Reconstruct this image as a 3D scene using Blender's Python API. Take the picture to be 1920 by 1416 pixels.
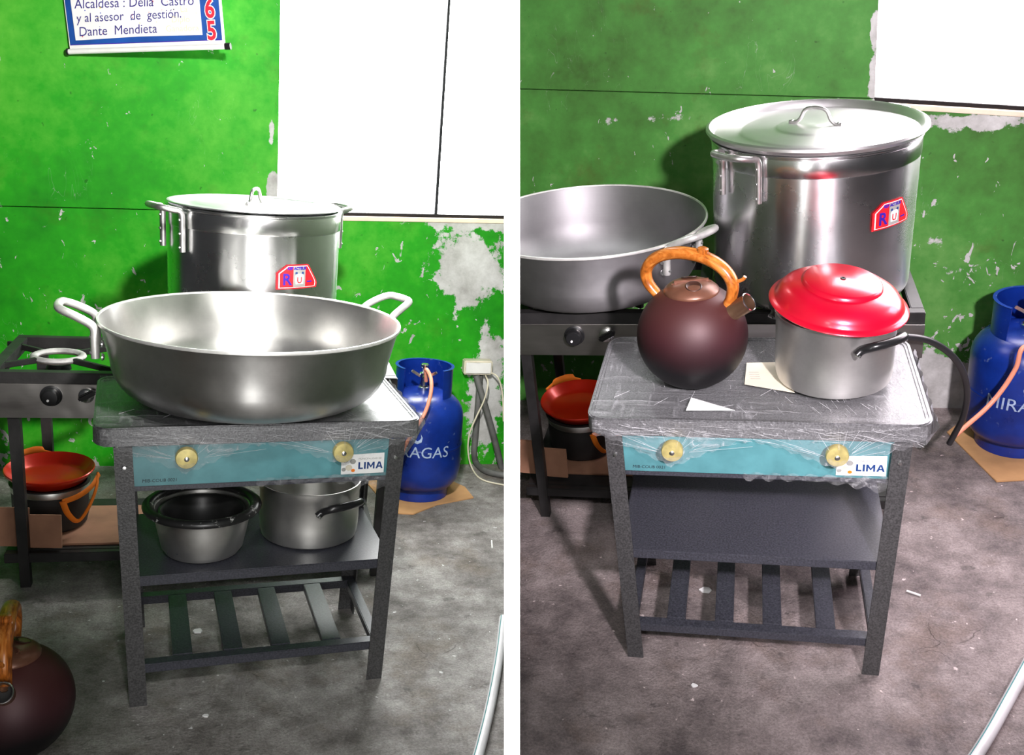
import bpy, bmesh, math, random
from mathutils import Matrix, Vector, Euler

# ------------------------------------------------------------------ clear
for o in list(bpy.data.objects):
    bpy.data.objects.remove(o, do_unlink=True)
scene = bpy.context.scene
COL = scene.collection
PI = math.pi
random.seed(7)

# ------------------------------------------------------------------ camera, bays
F = 1900.0          # focal length in pixels of a 1920 wide picture
RL = Matrix(((0.9671224799871386, -0.24086173452670506, 0.08160719051844412),
             (0.016826401975554198, -0.2595867844889455, -0.9655731839250955),
             (0.25375378007053145, 0.9352006876384747, -0.24699937842116038)))
TL = Vector((-0.6750811944038604, 0.6936030933578169, 2.6188394549032754))
RR = Matrix(((0.9737448546590621, 0.20867209729704161, -0.09097754577177805),
             (0.01299057291391291, -0.4499371733047024, -0.8929657244787966),
             (-0.22727121032011577, 0.8683389291562528, -0.4408347775203332)))
TR = Vector((0.6177941490453367, 0.5930695342295573, 2.626617168321848))
# the two bays of the place: each one is set up in its own upright frame (x right, y towards its wall, z up)
BAY = {'L': Matrix.Identity(4),
       'R': Matrix.Translation(RL.transposed() @ (TR - TL)) @ (RL.transposed() @ RR).to_4x4()}
CAMW = -(RL.transposed() @ TL)
CROT = Matrix((RL[0], -RL[1], -RL[2])).transposed()
cam_data = bpy.data.cameras.new('camera')
cam = bpy.data.objects.new('camera', cam_data)
COL.objects.link(cam)
cam.matrix_world = Matrix.Translation(CAMW) @ CROT.to_4x4()
cam_data.sensor_width = 36.0
cam_data.lens = F * 36.0 / 1920.0
cam_data.clip_start = 0.02
scene.camera = cam

def C2W(x, y, z):                       # camera frame (right, down, forward) -> world
    return RL.transposed() @ (Vector((x, y, z)) - TL)
CX = (CROT @ Vector((1, 0, 0))).normalized()

scene.view_settings.view_transform = 'Standard'
scene.view_settings.look = 'None'
scene.view_settings.gamma = 1.0
scene.view_settings.use_curve_mapping = False
scene.view_settings.exposure = 0.0

world = bpy.data.worlds.new('world')
scene.world = world
world.use_nodes = True
world.node_tree.nodes['Background'].inputs[0].default_value = (0.92, 0.95, 1.0, 1)
world.node_tree.nodes['Background'].inputs[1].default_value = 0.035

def area_light(name, side, loc, target, sx, sy, energy, color, spread=180):
    d = bpy.data.lights.new(name, 'AREA')
    d.spread = math.radians(spread)
    d.shape = 'RECTANGLE'
    d.size, d.size_y, d.energy, d.color = sx, sy, energy, color
    o = bpy.data.objects.new(name, d)
    COL.objects.link(o)
    loc, target = Vector(loc), Vector(target)
    q = (target - loc).to_track_quat('-Z', 'Y')
    o.matrix_world = BAY[side] @ Matrix.Translation(loc) @ q.to_matrix().to_4x4()
    return o
# front key spots, one per bay, added edge lamp and strips, and the daylight that comes down from the right
def spot_light(name, side, loc, target, angle, blend, radius, energy, color):
    d = bpy.data.lights.new(name, 'SPOT')
    d.spot_size, d.spot_blend, d.shadow_soft_size, d.energy, d.color = math.radians(angle), blend, radius, energy, color
    o = bpy.data.objects.new(name, d)
    COL.objects.link(o)
    loc, target = Vector(loc), Vector(target)
    o.matrix_world = BAY[side] @ Matrix.Translation(loc) @ (target - loc).to_track_quat('-Z', 'Y').to_matrix().to_4x4()
    return o
spot_light('edge_fill_lamp', 'L', C2W(0, -0.36, 0.30), C2W(0, 0.05, 1.25), 52, 0.5, 0.03, 66, (1.0, 1.0, 1.0))  # added lamp, unseen, brightens the white partition edge
spot_light('key_light', 'L', (0.18, -0.95, 1.86), (-0.10, 1.2, 1.10), 88, 0.8, 0.05, 300, (1.0, 0.98, 0.95))  # unseen key spot inside the bay, set by the shadow directions
area_light('streak_strip', 'L', (-0.04, -1.9, 0.75), (-0.15, 0.5, 0.75), 0.20, 1.3, 11.5, (1.0, 0.99, 0.97))  # added strip lamp, puts tall bright streaks on the metal
area_light('streak_strip', 'L', (-0.75, -1.5, 0.9), (0.0, 0.3, 0.8), 0.05, 1.3, 0.5, (1.0, 0.96, 0.90))  # second added strip for one more streak on the pots
spot_light('key_light', 'R', (0.75, -2.3, 2.2), (0.05, 0.6, 0.75), 52, 0.8, 0.08, 660, (1.0, 0.91, 0.97))  # unseen key spot behind the camera, set by the shadow directions
area_light('streak_strip', 'R', (0.42, -2.0, 1.3), (0.1, 0.5, 0.8), 0.08, 1.7, 3.2, (1.0, 0.95, 0.98))  # added strip lamp for highlights on the right bay's pots
area_light('side_light', 'L', (0.66, 0.55, 1.95), (0.50, -0.10, 0.0), 0.25, 0.4, 3.5, (0.97, 0.99, 1.0), 75)
area_light('side_light', 'R', (1.50, 0.55, 1.25), (0.45, -0.25, 0.1), 0.3, 0.6, 3, (1.0, 0.80, 0.92), 90)

# ------------------------------------------------------------------ node helper
class NT:
    def __init__(self, name):
        self.m = bpy.data.materials.new(name)
        self.m.use_nodes = True
        self.t = self.m.node_tree
        self.b = self.t.nodes['Principled BSDF']
        self.out = self.t.nodes['Material Output']
        self._c = None
    def node(self, typ, **kw):
        n = self.t.nodes.new(typ)
        for k, v in kw.items():
            setattr(n, k, v)
        return n
    def link(self, a, b):
        self.t.links.new(a, b)
    def put(self, sock, v):
        if isinstance(v, bpy.types.NodeSocket):
            self.link(v, sock)
        elif isinstance(v, (tuple, list)) and len(v) == 3 and sock.type == 'RGBA':
            sock.default_value = (*v, 1)
        else:
            sock.default_value = v
    def co(self):
        if self._c is None:
            self._c = self.node('ShaderNodeTexCoord').outputs['Object']
        return self._c
    def mapping(self, scale=(1, 1, 1), loc=(0, 0, 0), rot=(0, 0, 0), vec=None):
        n = self.node('ShaderNodeMapping')
        self.link(vec or self.co(), n.inputs[0])
        n.inputs['Scale'].default_value = scale
        n.inputs['Location'].default_value = loc
        n.inputs['Rotation'].default_value = rot
        return n.outputs[0]
    def noise(self, scale, detail=4, rough=0.55, vec=None, dist=0.0):
        n = self.node('ShaderNodeTexNoise')
        self.link(vec or self.co(), n.inputs['Vector'])
        n.inputs['Scale'].default_value = scale
        n.inputs['Detail'].default_value = detail
        n.inputs['Roughness'].default_value = rough
        n.inputs['Distortion'].default_value = dist
        return n.outputs[0]
    def voronoi(self, scale, vec=None, feature='F1'):
        n = self.node('ShaderNodeTexVoronoi', feature=feature)
        self.link(vec or self.co(), n.inputs['Vector'])
        n.inputs['Scale'].default_value = scale
        return n.outputs[0]
    def ramp(self, fac, stops, interp='LINEAR'):
        n = self.node('ShaderNodeValToRGB')
        self.link(fac, n.inputs[0])
        r = n.color_ramp
        r.interpolation = interp
        while len(r.elements) < len(stops):
            r.elements.new(0.5)
        for e, (p, c) in zip(r.elements, stops):
            e.position = p
            e.color = (c, c, c, 1) if isinstance(c, (int, float)) else (*c, 1)
        return n.outputs[0]
    def math(self, op, a, b=0.0, clamp=False):
        n = self.node('ShaderNodeMath', operation=op, use_clamp=clamp)
        self.put(n.inputs[0], a)
        self.put(n.inputs[1], b)
        return n.outputs[0]
    def mix(self, fac, a, b, mode='MIX'):
        n = self.node('ShaderNodeMix', data_type='RGBA', blend_type=mode)
        self.put(n.inputs[0], fac)
        self.put(n.inputs[6], a)
        self.put(n.inputs[7], b)
        return n.outputs[2]
    def xyz(self):
        n = self.node('ShaderNodeSeparateXYZ')
        self.link(self.co(), n.inputs[0])
        return n.outputs
    def blob(self, cx, cz, rx, rz, axis=2):
        """1 in the middle of an ellipse in the object's x and z (or y), 0 outside."""
        x = self.xyz()
        a = self.math('DIVIDE', self.math('SUBTRACT', x[0], cx), rx)
        b = self.math('DIVIDE', self.math('SUBTRACT', x[axis], cz), rz)
        d = self.math('SQRT', self.math('ADD', self.math('MULTIPLY', a, a), self.math('MULTIPLY', b, b)))
        return self.math('SUBTRACT', 1.0, d, clamp=True)
    def node_color_noise(self, scale):
        n = self.node('ShaderNodeTexNoise')
        self.link(self.co(), n.inputs['Vector'])
        n.inputs['Scale'].default_value = scale
        n.inputs['Detail'].default_value = 5
        return n.outputs[1]
    def bump(self, h, strength=0.3, dist=0.01):
        n = self.node('ShaderNodeBump')
        n.inputs['Strength'].default_value = strength
        n.inputs['Distance'].default_value = dist
        self.link(h, n.inputs['Height'])
        self.link(n.outputs[0], self.b.inputs['Normal'])
    def set(self, **kw):
        for k, v in kw.items():
            self.put(self.b.inputs[k.replace('_', ' ')], v)
        return self

def srgb(r, g, b):
    f = lambda c: (c / 255 / 12.92) if c / 255 <= 0.04045 else ((c / 255 + 0.055) / 1.055) ** 2.4
    return (f(r), f(g), f(b))

MAT = {}
def plain(name, col, rough=0.5, metal=0.0, var=0.15, scale=18.0, bump=0.0, **kw):
    n = NT(name)
    f = n.noise(scale, 5)
    dark = tuple(c * (1 - var) for c in col)
    lite = tuple(min(1, c * (1 + var)) for c in col)
    n.set(Base_Color=n.ramp(f, [(0.3, dark), (0.7, lite)]), Roughness=rough, Metallic=metal)
    if kw:
        n.set(**kw)
    if bump:
        n.bump(n.noise(scale * 6, 3), bump, 0.002)
    MAT[name] = n.m
    return n.m

def aluminium(name, base, rough, dirt=0.12, aniso=0.6):
    n = NT(name)
    st = n.noise(30, 3, vec=n.mapping((0.4, 0.4, 26)))          # fine turning lines round the pot
    bl = n.noise(5, 6, 0.62)
    sp = n.ramp(n.noise(60, 2), [(0.30, 0.0), (0.36, 1.0)])
    col = n.ramp(bl, [(0.30, tuple(c * (1 - dirt * 2) for c in base)), (0.62, base)])
    col = n.mix(n.math('MULTIPLY', st, 0.22), col, tuple(c * 0.65 for c in base))
    r = n.math('ADD', n.math('MULTIPLY', bl, 0.2), rough - 0.1)
    tg = n.node('ShaderNodeTangent', direction_type='RADIAL', axis='Z')
    n.link(tg.outputs[0], n.b.inputs['Tangent'])
    n.set(Base_Color=col, Metallic=1.0, Roughness=r, Anisotropic=aniso, Anisotropic_Rotation=0.25)
    MAT[name] = n.m
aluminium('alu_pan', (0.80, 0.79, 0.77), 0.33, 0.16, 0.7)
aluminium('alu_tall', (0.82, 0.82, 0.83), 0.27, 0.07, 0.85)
aluminium('alu_pan_dim', (0.42, 0.41, 0.42), 0.56, 0.12, 0.5)  # same pan metal, darkened in colour to dim its reflected light
aluminium('alu_dull', (0.78, 0.77, 0.74), 0.42, 0.16, 0.4)
aluminium('alu_lid', (0.86, 0.85, 0.85), 0.42, 0.05, 0.2)
plain('cast_handle', (0.62, 0.61, 0.60), 0.42, 1.0, 0.25, 30)
plain('white_handle', (0.78, 0.77, 0.74), 0.42, 0.6, 0.2, 25)
plain('rivet', (0.8, 0.8, 0.8), 0.3, 1.0)
plain('black_bakelite', (0.012, 0.012, 0.013), 0.28, 0.0, 0.3)
plain('chip_enamel', (0.01, 0.01, 0.01), 0.35, 0.0, 0.3)
plain('soot', (0.012, 0.011, 0.011), 0.55, 0.0, 0.5)
plain('black_iron', (0.022, 0.021, 0.021), 0.5, 0.3, 0.4, 14, 0.2)
plain('cast_ring', (0.36, 0.35, 0.34), 0.6, 0.3, 0.35, 30, 0.3)
plain('dark_rubber', (0.018, 0.018, 0.02), 0.35, 0.0, 0.2)
plain('orange_hose', srgb(222, 140, 112), 0.45, 0.0, 0.1)
plain('chrome', (0.72, 0.72, 0.72), 0.22, 1.0, 0.1)
plain('brass', srgb(196, 182, 118), 0.42, 0.4, 0.22, 60)
plain('white_paper', (0.80, 0.80, 0.79), 0.7, 0.0, 0.04)
plain('cream_paper', srgb(226, 216, 196), 0.7, 0.0, 0.06)
plain('white_plastic', (0.78, 0.77, 0.74), 0.5, 0.0, 0.06)
plain('ivory_box', srgb(214, 206, 186), 0.5, 0.0, 0.12)
plain('cream_wire', srgb(222, 214, 190), 0.5, 0.0, 0.08)
plain('grey_conduit', srgb(96, 96, 94), 0.6, 0.0, 0.3, 20)
plain('cardboard', srgb(186, 142, 96), 0.85, 0.0, 0.18, 9)
plain('old_cardboard', srgb(150, 108, 84), 0.85, 0.0, 0.28, 7)
plain('orange_cloth', srgb(236, 122, 20), 0.8, 0.0, 0.15)
plain('navy_ink', srgb(44, 34, 120), 0.6, 0.0, 0.1)
plain('faint_ink', srgb(222, 214, 176), 0.7, 0.0, 0.05)
plain('logo_blue', srgb(28, 62, 120), 0.5, 0.0, 0.1)
plain('dark_ink', srgb(30, 34, 44), 0.6)
plain('poster_blue', srgb(24, 74, 150), 0.45, 0.0, 0.25, 9)
plain('poster_red', srgb(222, 30, 52), 0.5)
plain('sticker_red', srgb(226, 34, 44), 0.35, 0.0, 0.08)
plain('sticker_white', (0.86, 0.84, 0.84), 0.4, 0.0, 0.03)
plain('sticker_violet', srgb(58, 30, 150), 0.4)
plain('sticker_grey', srgb(150, 150, 146), 0.4)
plain('stencil_white', srgb(150, 168, 196), 0.7, 0.0, 0.25, 60)
plain('dot_blue', srgb(40, 70, 170), 0.6)
plain('dot_red', srgb(210, 70, 70), 0.6)
plain('dot_yellow', srgb(226, 200, 70), 0.6)
plain('teal_stripe', srgb(60, 140, 140), 0.5)
plain('cream_sill', srgb(236, 214, 190), 0.6, 0.0, 0.1)
plain('dark_gap', srgb(16, 9, 10), 0.9, 0.0, 0.3)
plain('mullion', srgb(14, 16, 22), 0.8, 0.0)
plain('kettle_tin', srgb(120, 92, 72), 0.35, 0.7, 0.2)
plain('kettle_lid', srgb(112, 74, 58), 0.35, 0.35, 0.2, 30)
plain('kettle_hollow', srgb(58, 34, 26), 0.4, 0.2)
plain('amber_glass', srgb(150, 120, 92), 0.3)

def blue_paint():
    n = NT('cylinder_blue')
    w = n.noise(7, 6, 0.6)
    c = n.ramp(w, [(0.3, srgb(8, 28, 96)), (0.68, srgb(14, 50, 142))])
    sc = n.ramp(n.noise(40, 3), [(0.66, 0.0), (0.74, 1.0)])
    c = n.mix(n.math('MULTIPLY', sc, 0.4), c, srgb(120, 140, 170))
    n.set(Base_Color=c, Roughness=n.math('ADD', n.math('MULTIPLY', w, 0.25), 0.18))
    n.bump(n.noise(30, 3), 0.06, 0.003)
    MAT['cylinder_blue'] = n.m
blue_paint()

def red_enamel(name, c0, c1, rough):
    n = NT(name)
    n.set(Base_Color=n.ramp(n.noise(6, 4), [(0.3, c0), (0.7, c1)]), Roughness=rough, Metallic=0.35)
    n.set(Coat_Weight=0.5, Coat_Roughness=0.15)
    MAT[name] = n.m
red_enamel('red_lid', srgb(196, 6, 34), srgb(226, 12, 56), 0.3)
red_enamel('red_dish', srgb(190, 24, 8), srgb(214, 44, 10), 0.3)

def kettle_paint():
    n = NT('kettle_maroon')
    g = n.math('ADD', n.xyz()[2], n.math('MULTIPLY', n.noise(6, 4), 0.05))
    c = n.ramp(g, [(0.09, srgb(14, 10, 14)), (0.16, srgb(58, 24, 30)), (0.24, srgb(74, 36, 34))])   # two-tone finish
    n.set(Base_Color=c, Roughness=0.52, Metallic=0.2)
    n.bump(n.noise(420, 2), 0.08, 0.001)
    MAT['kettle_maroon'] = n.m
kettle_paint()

def wood_print():
    n = NT('wood_print')
    f = n.noise(16, 5, 0.6, vec=n.mapping((1.2, 5, 1.2)), dist=1.6)
    c = n.ramp(f, [(0.3, srgb(92, 46, 14)), (0.5, srgb(176, 98, 34)), (0.7, srgb(212, 140, 66))])
    n.set(Base_Color=c, Roughness=0.28)
    MAT['wood_print'] = n.m
wood_print()

def hammered(name, c, rough, bump, metal):
    n = NT(name)
    v = n.voronoi(260)
    f = n.noise(240, 2)
    n.set(Base_Color=n.ramp(f, [(0.35, tuple(x * 0.7 for x in c)), (0.7, tuple(min(1, x * 1.5) for x in c))]), Roughness=rough, Metallic=metal)
    n.bump(f, bump, 0.002)
    MAT[name] = n.m
hammered('hammer_grey', (0.062, 0.061, 0.062), 0.42, 0.35, 0.2)
hammered('shelf_grey', (0.040, 0.041, 0.052), 0.36, 0.08, 0.0)
hammered('tray_grey', (0.15, 0.15, 0.155), 0.38, 0.30, 0.4)

def teal():
    n = NT('teal_panel')
    f = n.noise(9, 5)
    c = n.ramp(f, [(0.3, srgb(66, 112, 118)), (0.7, srgb(92, 150, 156))])
    n.set(Base_Color=c, Roughness=0.35)
    MAT['teal_panel'] = n.m
teal()

def steel_panel():
    n = NT('steel_panel')
    f = n.noise(3, 4, vec=n.mapping((1, 1, 6)))
    c = n.ramp(f, [(0.3, (0.30, 0.28, 0.27)), (0.7, (0.52, 0.5, 0.48))])
    n.set(Base_Color=c, Roughness=0.33, Metallic=1.0)
    n.bump(n.noise(7, 2), 0.25, 0.02)
    MAT['steel_panel'] = n.m
steel_panel()

def film(name, amount, scale, gloss):
    """stretch film: see-through, glossy, pale along its creases, with their glare painted in"""
    n = NT(name)
    a = n.noise(scale, 5, 0.6, vec=n.mapping((0.16, 1, 1), rot=(0, 0, 0.9)), dist=0.6)
    b = n.noise(scale * 1.2, 5, 0.6, vec=n.mapping((1, 0.18, 1), rot=(0, 0, 0.35)), dist=0.5)
    s = n.math('MAXIMUM', n.ramp(a, [(0.56, 0.0), (0.70, 1.0)]), n.ramp(b, [(0.58, 0.0), (0.72, 1.0)]))  # pale streaks paint in the glare on the wrinkled film
    fac = n.math('ADD', n.math('MULTIPLY', s, 0.42), amount, clamp=True)
    tr = n.node('ShaderNodeBsdfTransparent')
    n.set(Base_Color=(0.75, 0.75, 0.77) if name == 'film_crease' else (0.5, 0.5, 0.52), Roughness=gloss)
    n.b.inputs['Specular IOR Level'].default_value = 0.9
    n.bump(n.math('ADD', a, b), 0.6, 0.02)
    mx = n.node('ShaderNodeMixShader')
    n.put(mx.inputs[0], fac)
    n.link(tr.outputs[0], mx.inputs[1])
    n.link(n.b.outputs[0], mx.inputs[2])
    n.link(mx.outputs[0], n.out.inputs['Surface'])
    MAT[name] = n.m
film('film_top', 0.13, 34, 0.14)
film('film_front', 0.13, 46, 0.2)
film('film_thick', 0.62, 20, 0.3)
film('film_crease', 0.45, 60, 0.2)

def wall_paint(name, c_dark, c_mid, c_lite, blobs, dirt):
    n = NT(name)
    big = n.noise(1.6, 5, 0.6)
    fine = n.noise(16, 6, 0.65)
    f = n.math('ADD', n.math('MULTIPLY', big, 0.7), n.math('MULTIPLY', fine, 0.3))
    col = n.ramp(f, [(0.34, c_dark), (0.5, c_mid), (0.66, c_lite)])
    # dark grime dabs
    g = n.ramp(n.noise(5, 6, 0.7), [(0.56, 0.0), (0.72, 1.0)])
    col = n.mix(n.math('MULTIPLY', g, dirt * 0.7), col, (c_dark[0] * 1.0 + 0.03, c_dark[1] * 0.6 + 0.02, c_dark[2] * 0.8))
    gs = n.ramp(n.noise(38, 2), [(0.70, 0.0), (0.76, 1.0)])
    col = n.mix(n.math('MULTIPLY', gs, 0.55), col, tuple(c * 0.25 for c in c_dark))
    # knocked off paint
    z = n.xyz()[2]
    low = n.math('MULTIPLY', n.math('SUBTRACT', 1.25, z, clamp=True), 0.085)
    chip = n.math('ADD', n.noise(20, 4, 0.6, vec=n.mapping((1.25, 1, 0.8)), dist=0.8), low)
    chipm = n.ramp(chip, [(0.70, 0.0), (0.715, 1.0)])
    line = n.noise(9, 3, 0.5, vec=n.mapping((1.8, 1, 0.5), rot=(0, 0.35, 0)), dist=1.2)
    linem = n.ramp(n.math('ADD', n.math('ABSOLUTE', n.math('SUBTRACT', line, 0.5)), n.math('MULTIPLY', z, 0.0016)), [(0.0008, 1.0), (0.0035, 0.0)])
    linem = n.math('MULTIPLY', linem, n.ramp(n.noise(4.2, 3), [(0.58, 0.0), (0.66, 1.0)]))
    patch = None
    pn = n.noise(11, 7, 0.68)
    for (cx, cz, rx, rz, s) in blobs:
        b = n.math('MULTIPLY', n.blob(cx, cz, rx, rz), s)
        patch = b if patch is None else n.math('MAXIMUM', patch, b)
    pm = n.ramp(n.math('ADD', n.math('MULTIPLY', patch, 0.55), pn), [(0.72, 0.0), (0.765, 1.0)])
    bare = n.ramp(n.noise(9, 6, 0.7), [(0.3, srgb(150, 148, 144)), (0.7, srgb(206, 206, 204))])
    m = n.math('MAXIMUM', n.math('MAXIMUM', chipm, n.math('MULTIPLY', linem, 0.8)), pm)
    col = n.mix(m, col, bare)
    n.set(Base_Color=col, Roughness=0.6, Specular_IOR_Level=0.25)
    n.bump(n.math('SUBTRACT', n.math('MULTIPLY', fine, 0.3), n.math('MULTIPLY', m, 0.5)), 0.35, 0.004)
    MAT[name] = n.m
wall_paint('green_wall_left', srgb(10, 118, 4), srgb(30, 150, 12), srgb(82, 172, 44),
           [(0.80, 0.80, 0.24, 0.26, 1.0), (0.90, 0.30, 0.13, 0.42, 1.0), (0.78, 0.965, 0.4, 0.05, 0.8), (0.06, 1.06, 0.035, 0.10, 1.1), (0.05, 1.25, 0.02, 0.1, 0.8)], 0.5)
wall_paint('green_wall_right', srgb(54, 92, 34), srgb(68, 130, 52), srgb(104, 154, 80),
           [(0.60, 0.06, 0.45, 0.20, 1.25), (0.345, 1.12, 0.035, 0.11, 1.2), (0.335, 1.25, 0.02, 0.1, 0.9), (0.60, 0.97, 0.4, 0.05, 0.75), (-0.3, 1.02, 0.4, 0.03, 0.4), (0.5, 0.6, 0.25, 0.5, 0.25)], 0.8)

def concrete(name, c0, c1, c2, warm):
    n = NT(name)
    a = n.noise(2.1, 7, 0.66)
    b = n.noise(11, 8, 0.72)
    f = n.math('ADD', n.math('MULTIPLY', a, 0.55), n.math('MULTIPLY', b, 0.45))
    col = n.ramp(f, [(0.40, c0), (0.5, c1), (0.60, c2)])
    st = n.ramp(n.noise(3.4, 6, 0.68), [(0.52, 0.0), (0.66, 1.0)])
    col = n.mix(n.math('MULTIPLY', st, 0.45), col, warm)
    gr = n.noise(170, 4, 0.7)
    col = n.mix(0.55, col, n.ramp(gr, [(0.36, 0.25), (0.64, 1.0)]), 'MULTIPLY')
    dk = n.ramp(n.noise(15, 5, 0.66), [(0.61, 0.0), (0.70, 1.0)])
    col = n.mix(n.math('MULTIPLY', dk, 0.6), col, tuple(c * 0.35 for c in c0))
    wt = n.ramp(n.noise(42, 3, 0.5), [(0.70, 0.0), (0.73, 1.0)])
    col = n.mix(n.math('MULTIPLY', wt, 0.6), col, tuple(min(1, c * 2.2) for c in c2))
    vr = n.node('ShaderNodeTexVoronoi', feature='DISTANCE_TO_EDGE')
    n.link(n.mapping((1, 2.6, 1), vec=n.mix(0.16, n.co(), n.node_color_noise(5))), vr.inputs['Vector'])
    vr.inputs['Scale'].default_value = 7.0
    crack = n.math('MULTIPLY', n.ramp(vr.outputs[0], [(0.002, 1.0), (0.012, 0.0)]), n.ramp(n.noise(3.2, 4), [(0.60, 0.0), (0.68, 1.0)]))
    col = n.mix(n.math('MULTIPLY', crack, 0.4), col, tuple(c * 0.3 for c in c0))
    n.set(Base_Color=col, Roughness=0.66)
    h = n.math('ADD', n.math('MULTIPLY', b, 0.8), n.math('MULTIPLY', n.noise(70, 6, 0.75), 0.5))
    h = n.math('SUBTRACT', h, n.math('MULTIPLY', crack, 0.3))
    n.bump(h, 0.8, 0.014)
    MAT[name] = n.m
concrete('concrete_left', srgb(98, 92, 88), srgb(148, 143, 139), srgb(190, 186, 182), srgb(116, 100, 78))
concrete('concrete_right', srgb(98, 88, 88), srgb(144, 132, 130), srgb(180, 166, 164), srgb(128, 106, 92))

def glow(name, col, strength):
    n = NT(name)
    n.set(Base_Color=col, Roughness=0.6)
    n.b.inputs['Emission Color'].default_value = (*col, 1)
    n.b.inputs['Emission Strength'].default_value = strength
    MAT[name] = n.m
glow('bright_pane', (1.0, 1.0, 1.0), 24.0)
glow('cream_pane', (1.0, 0.93, 0.97), 15.0)
plain('white_partition', (0.93, 0.93, 0.93), 0.8, 0.0, 0.01)
plain('partition_board', srgb(70, 82, 62), 0.7, 0.0, 0.2, 5)  # sides coloured dark so they bounce little light into the bays

# ------------------------------------------------------------------ mesh helper
class MB:
    def __init__(self):
        self.v, self.f = [], []
    def add(self, vs, fs):
        b = len(self.v)
        self.v += [tuple(x) for x in vs]
        self.f += [tuple(b + i for i in f) for f in fs]
        return self
    def box(self, x0, x1, y0, y1, z0, z1, M=None):
        vs = [Vector((x, y, z)) for z in (z0, z1) for y in (y0, y1) for x in (x0, x1)]
        if M is not None:
            vs = [M @ v for v in vs]
        return self.add(vs, [(0, 2, 3, 1), (4, 5, 7, 6), (0, 1, 5, 4), (2, 6, 7, 3), (0, 4, 6, 2), (1, 3, 7, 5)])
    def bar(self, a, b, w, h, up=(0, 0, 1)):
        """a bar with a w by h section from a to b; h runs along up"""
        a, b, up = Vector(a), Vector(b), Vector(up)
        d = (b - a).normalized()
        s = d.cross(up).normalized()
        u = s.cross(d).normalized()
        vs = [p + s * (i * w / 2) + u * (j * h / 2) for p in (a, b) for i, j in ((-1, -1), (1, -1), (1, 1), (-1, 1))]
        return self.add(vs, [(3, 2, 1, 0), (4, 5, 6, 7), (0, 1, 5, 4), (1, 2, 6, 5), (2, 3, 7, 6), (3, 0, 4, 7)])
    def lathe(self, prof, n=64, closed=False, M=None):
        k = len(prof)
        vs, fs, idx = [], [], []
        for (r, z) in prof:
            if r < 1e-6:
                idx.append([len(vs)] * n)
                vs.append(Vector((0, 0, z)))
            else:
                idx.append(list(range(len(vs), len(vs) + n)))
                vs += [Vector((r * math.cos(2 * PI * i / n), r * math.sin(2 * PI * i / n), z)) for i in range(n)]
        for a in range(k if closed else k - 1):
            p, q = idx[a], idx[(a + 1) % k]
            for i in range(n):
                j = (i + 1) % n
                f = []
                for x in (p[i], p[j], q[j], q[i]):
                    if x not in f:
                        f.append(x)
                if len(f) > 2:
                    fs.append(tuple(f))
        if M is not None:
            vs = [M @ v for v in vs]
        return self.add(vs, fs)
    def tube(self, pts, r, n=10, smooth=6, cap=True, flat=1.0, up=None):
        pts = [Vector(p) for p in pts]
        if smooth and len(pts) > 2:
            pts = catmull(pts, smooth)
        m = len(pts)
        rr = r if isinstance(r, (list, tuple)) else [r] * m
        if len(rr) != m:
            rr = [rr[0] + (rr[-1] - rr[0]) * i / (m - 1) if len(rr) == 2 else rr[min(len(rr) - 1, int(i * len(rr) / m))] for i in range(m)]
        d = (pts[1] - pts[0]).normalized()
        s = Vector(up) if up else (Vector((0, 0, 1)) if abs(d.z) < 0.9 else Vector((1, 0, 0)))
        vs, fs = [], []
        for i, p in enumerate(pts):
            d = (pts[min(i + 1, m - 1)] - pts[max(i - 1, 0)]).normalized()
            s = (s - d * s.dot(d)).normalized()
            t = d.cross(s)
            for k in range(n):
                a = 2 * PI * k / n
                vs.append(p + s * (rr[i] * math.cos(a) * flat) + t * (rr[i] * math.sin(a)))
        for i in range(m - 1):
            for k in range(n):
                a, b = i * n + k, i * n + (k + 1) % n
                fs.append((a, b, b + n, a + n))
        if cap:
            fs.append(tuple(reversed(range(n))))
            fs.append(tuple(range((m - 1) * n, m * n)))
        return self.add(vs, fs)
    def prism(self, poly, y0, y1, M=None):
        """poly in x,z pushed from y0 to y1"""
        n = len(poly)
        vs = [Vector((x, y0, z)) for x, z in poly] + [Vector((x, y1, z)) for x, z in poly]
        if M is not None:
            vs = [M @ v for v in vs]
        return self.add(vs, [tuple(range(n)), tuple(reversed(range(n, 2 * n)))] + [(i, i + n, (i + 1) % n + n, (i + 1) % n) for i in range(n)])
    def slab(self, poly, z0, z1):
        n = len(poly)
        vs = [(x, y, z0) for x, y in poly] + [(x, y, z1) for x, y in poly]
        return self.add(vs, [tuple(reversed(range(n))), tuple(range(n, 2 * n))] + [(i, (i + 1) % n, (i + 1) % n + n, i + n) for i in range(n)])
    def build(self, name, mat, parent=None, bevel=0.0, smooth=True, angle=38, kind=None):
        me = bpy.data.meshes.new(name)
        me.from_pydata(self.v, [], self.f)
        bm = bmesh.new()
        bm.from_mesh(me)
        bmesh.ops.recalc_face_normals(bm, faces=bm.faces)
        if bevel:
            bmesh.ops.bevel(bm, geom=[e for e in bm.edges if e.is_manifold and e.calc_face_angle() > 0.5], offset=bevel, segments=2, affect='EDGES', clamp_overlap=True)
        bm.to_mesh(me)
        bm.free()
        if smooth:
            for p in me.polygons:
                p.use_smooth = True
            me.set_sharp_from_angle(angle=math.radians(angle))
        return obj(name, me, mat, parent, kind)

def obj(name, me, mat, parent=None, kind=None):
    o = bpy.data.objects.new(name, me)
    COL.objects.link(o)
    if mat:
        me.materials.clear()
        me.materials.append(MAT[mat])
    if parent:
        o.parent = parent
    if kind:
        o['kind'] = kind
    return o

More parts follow.
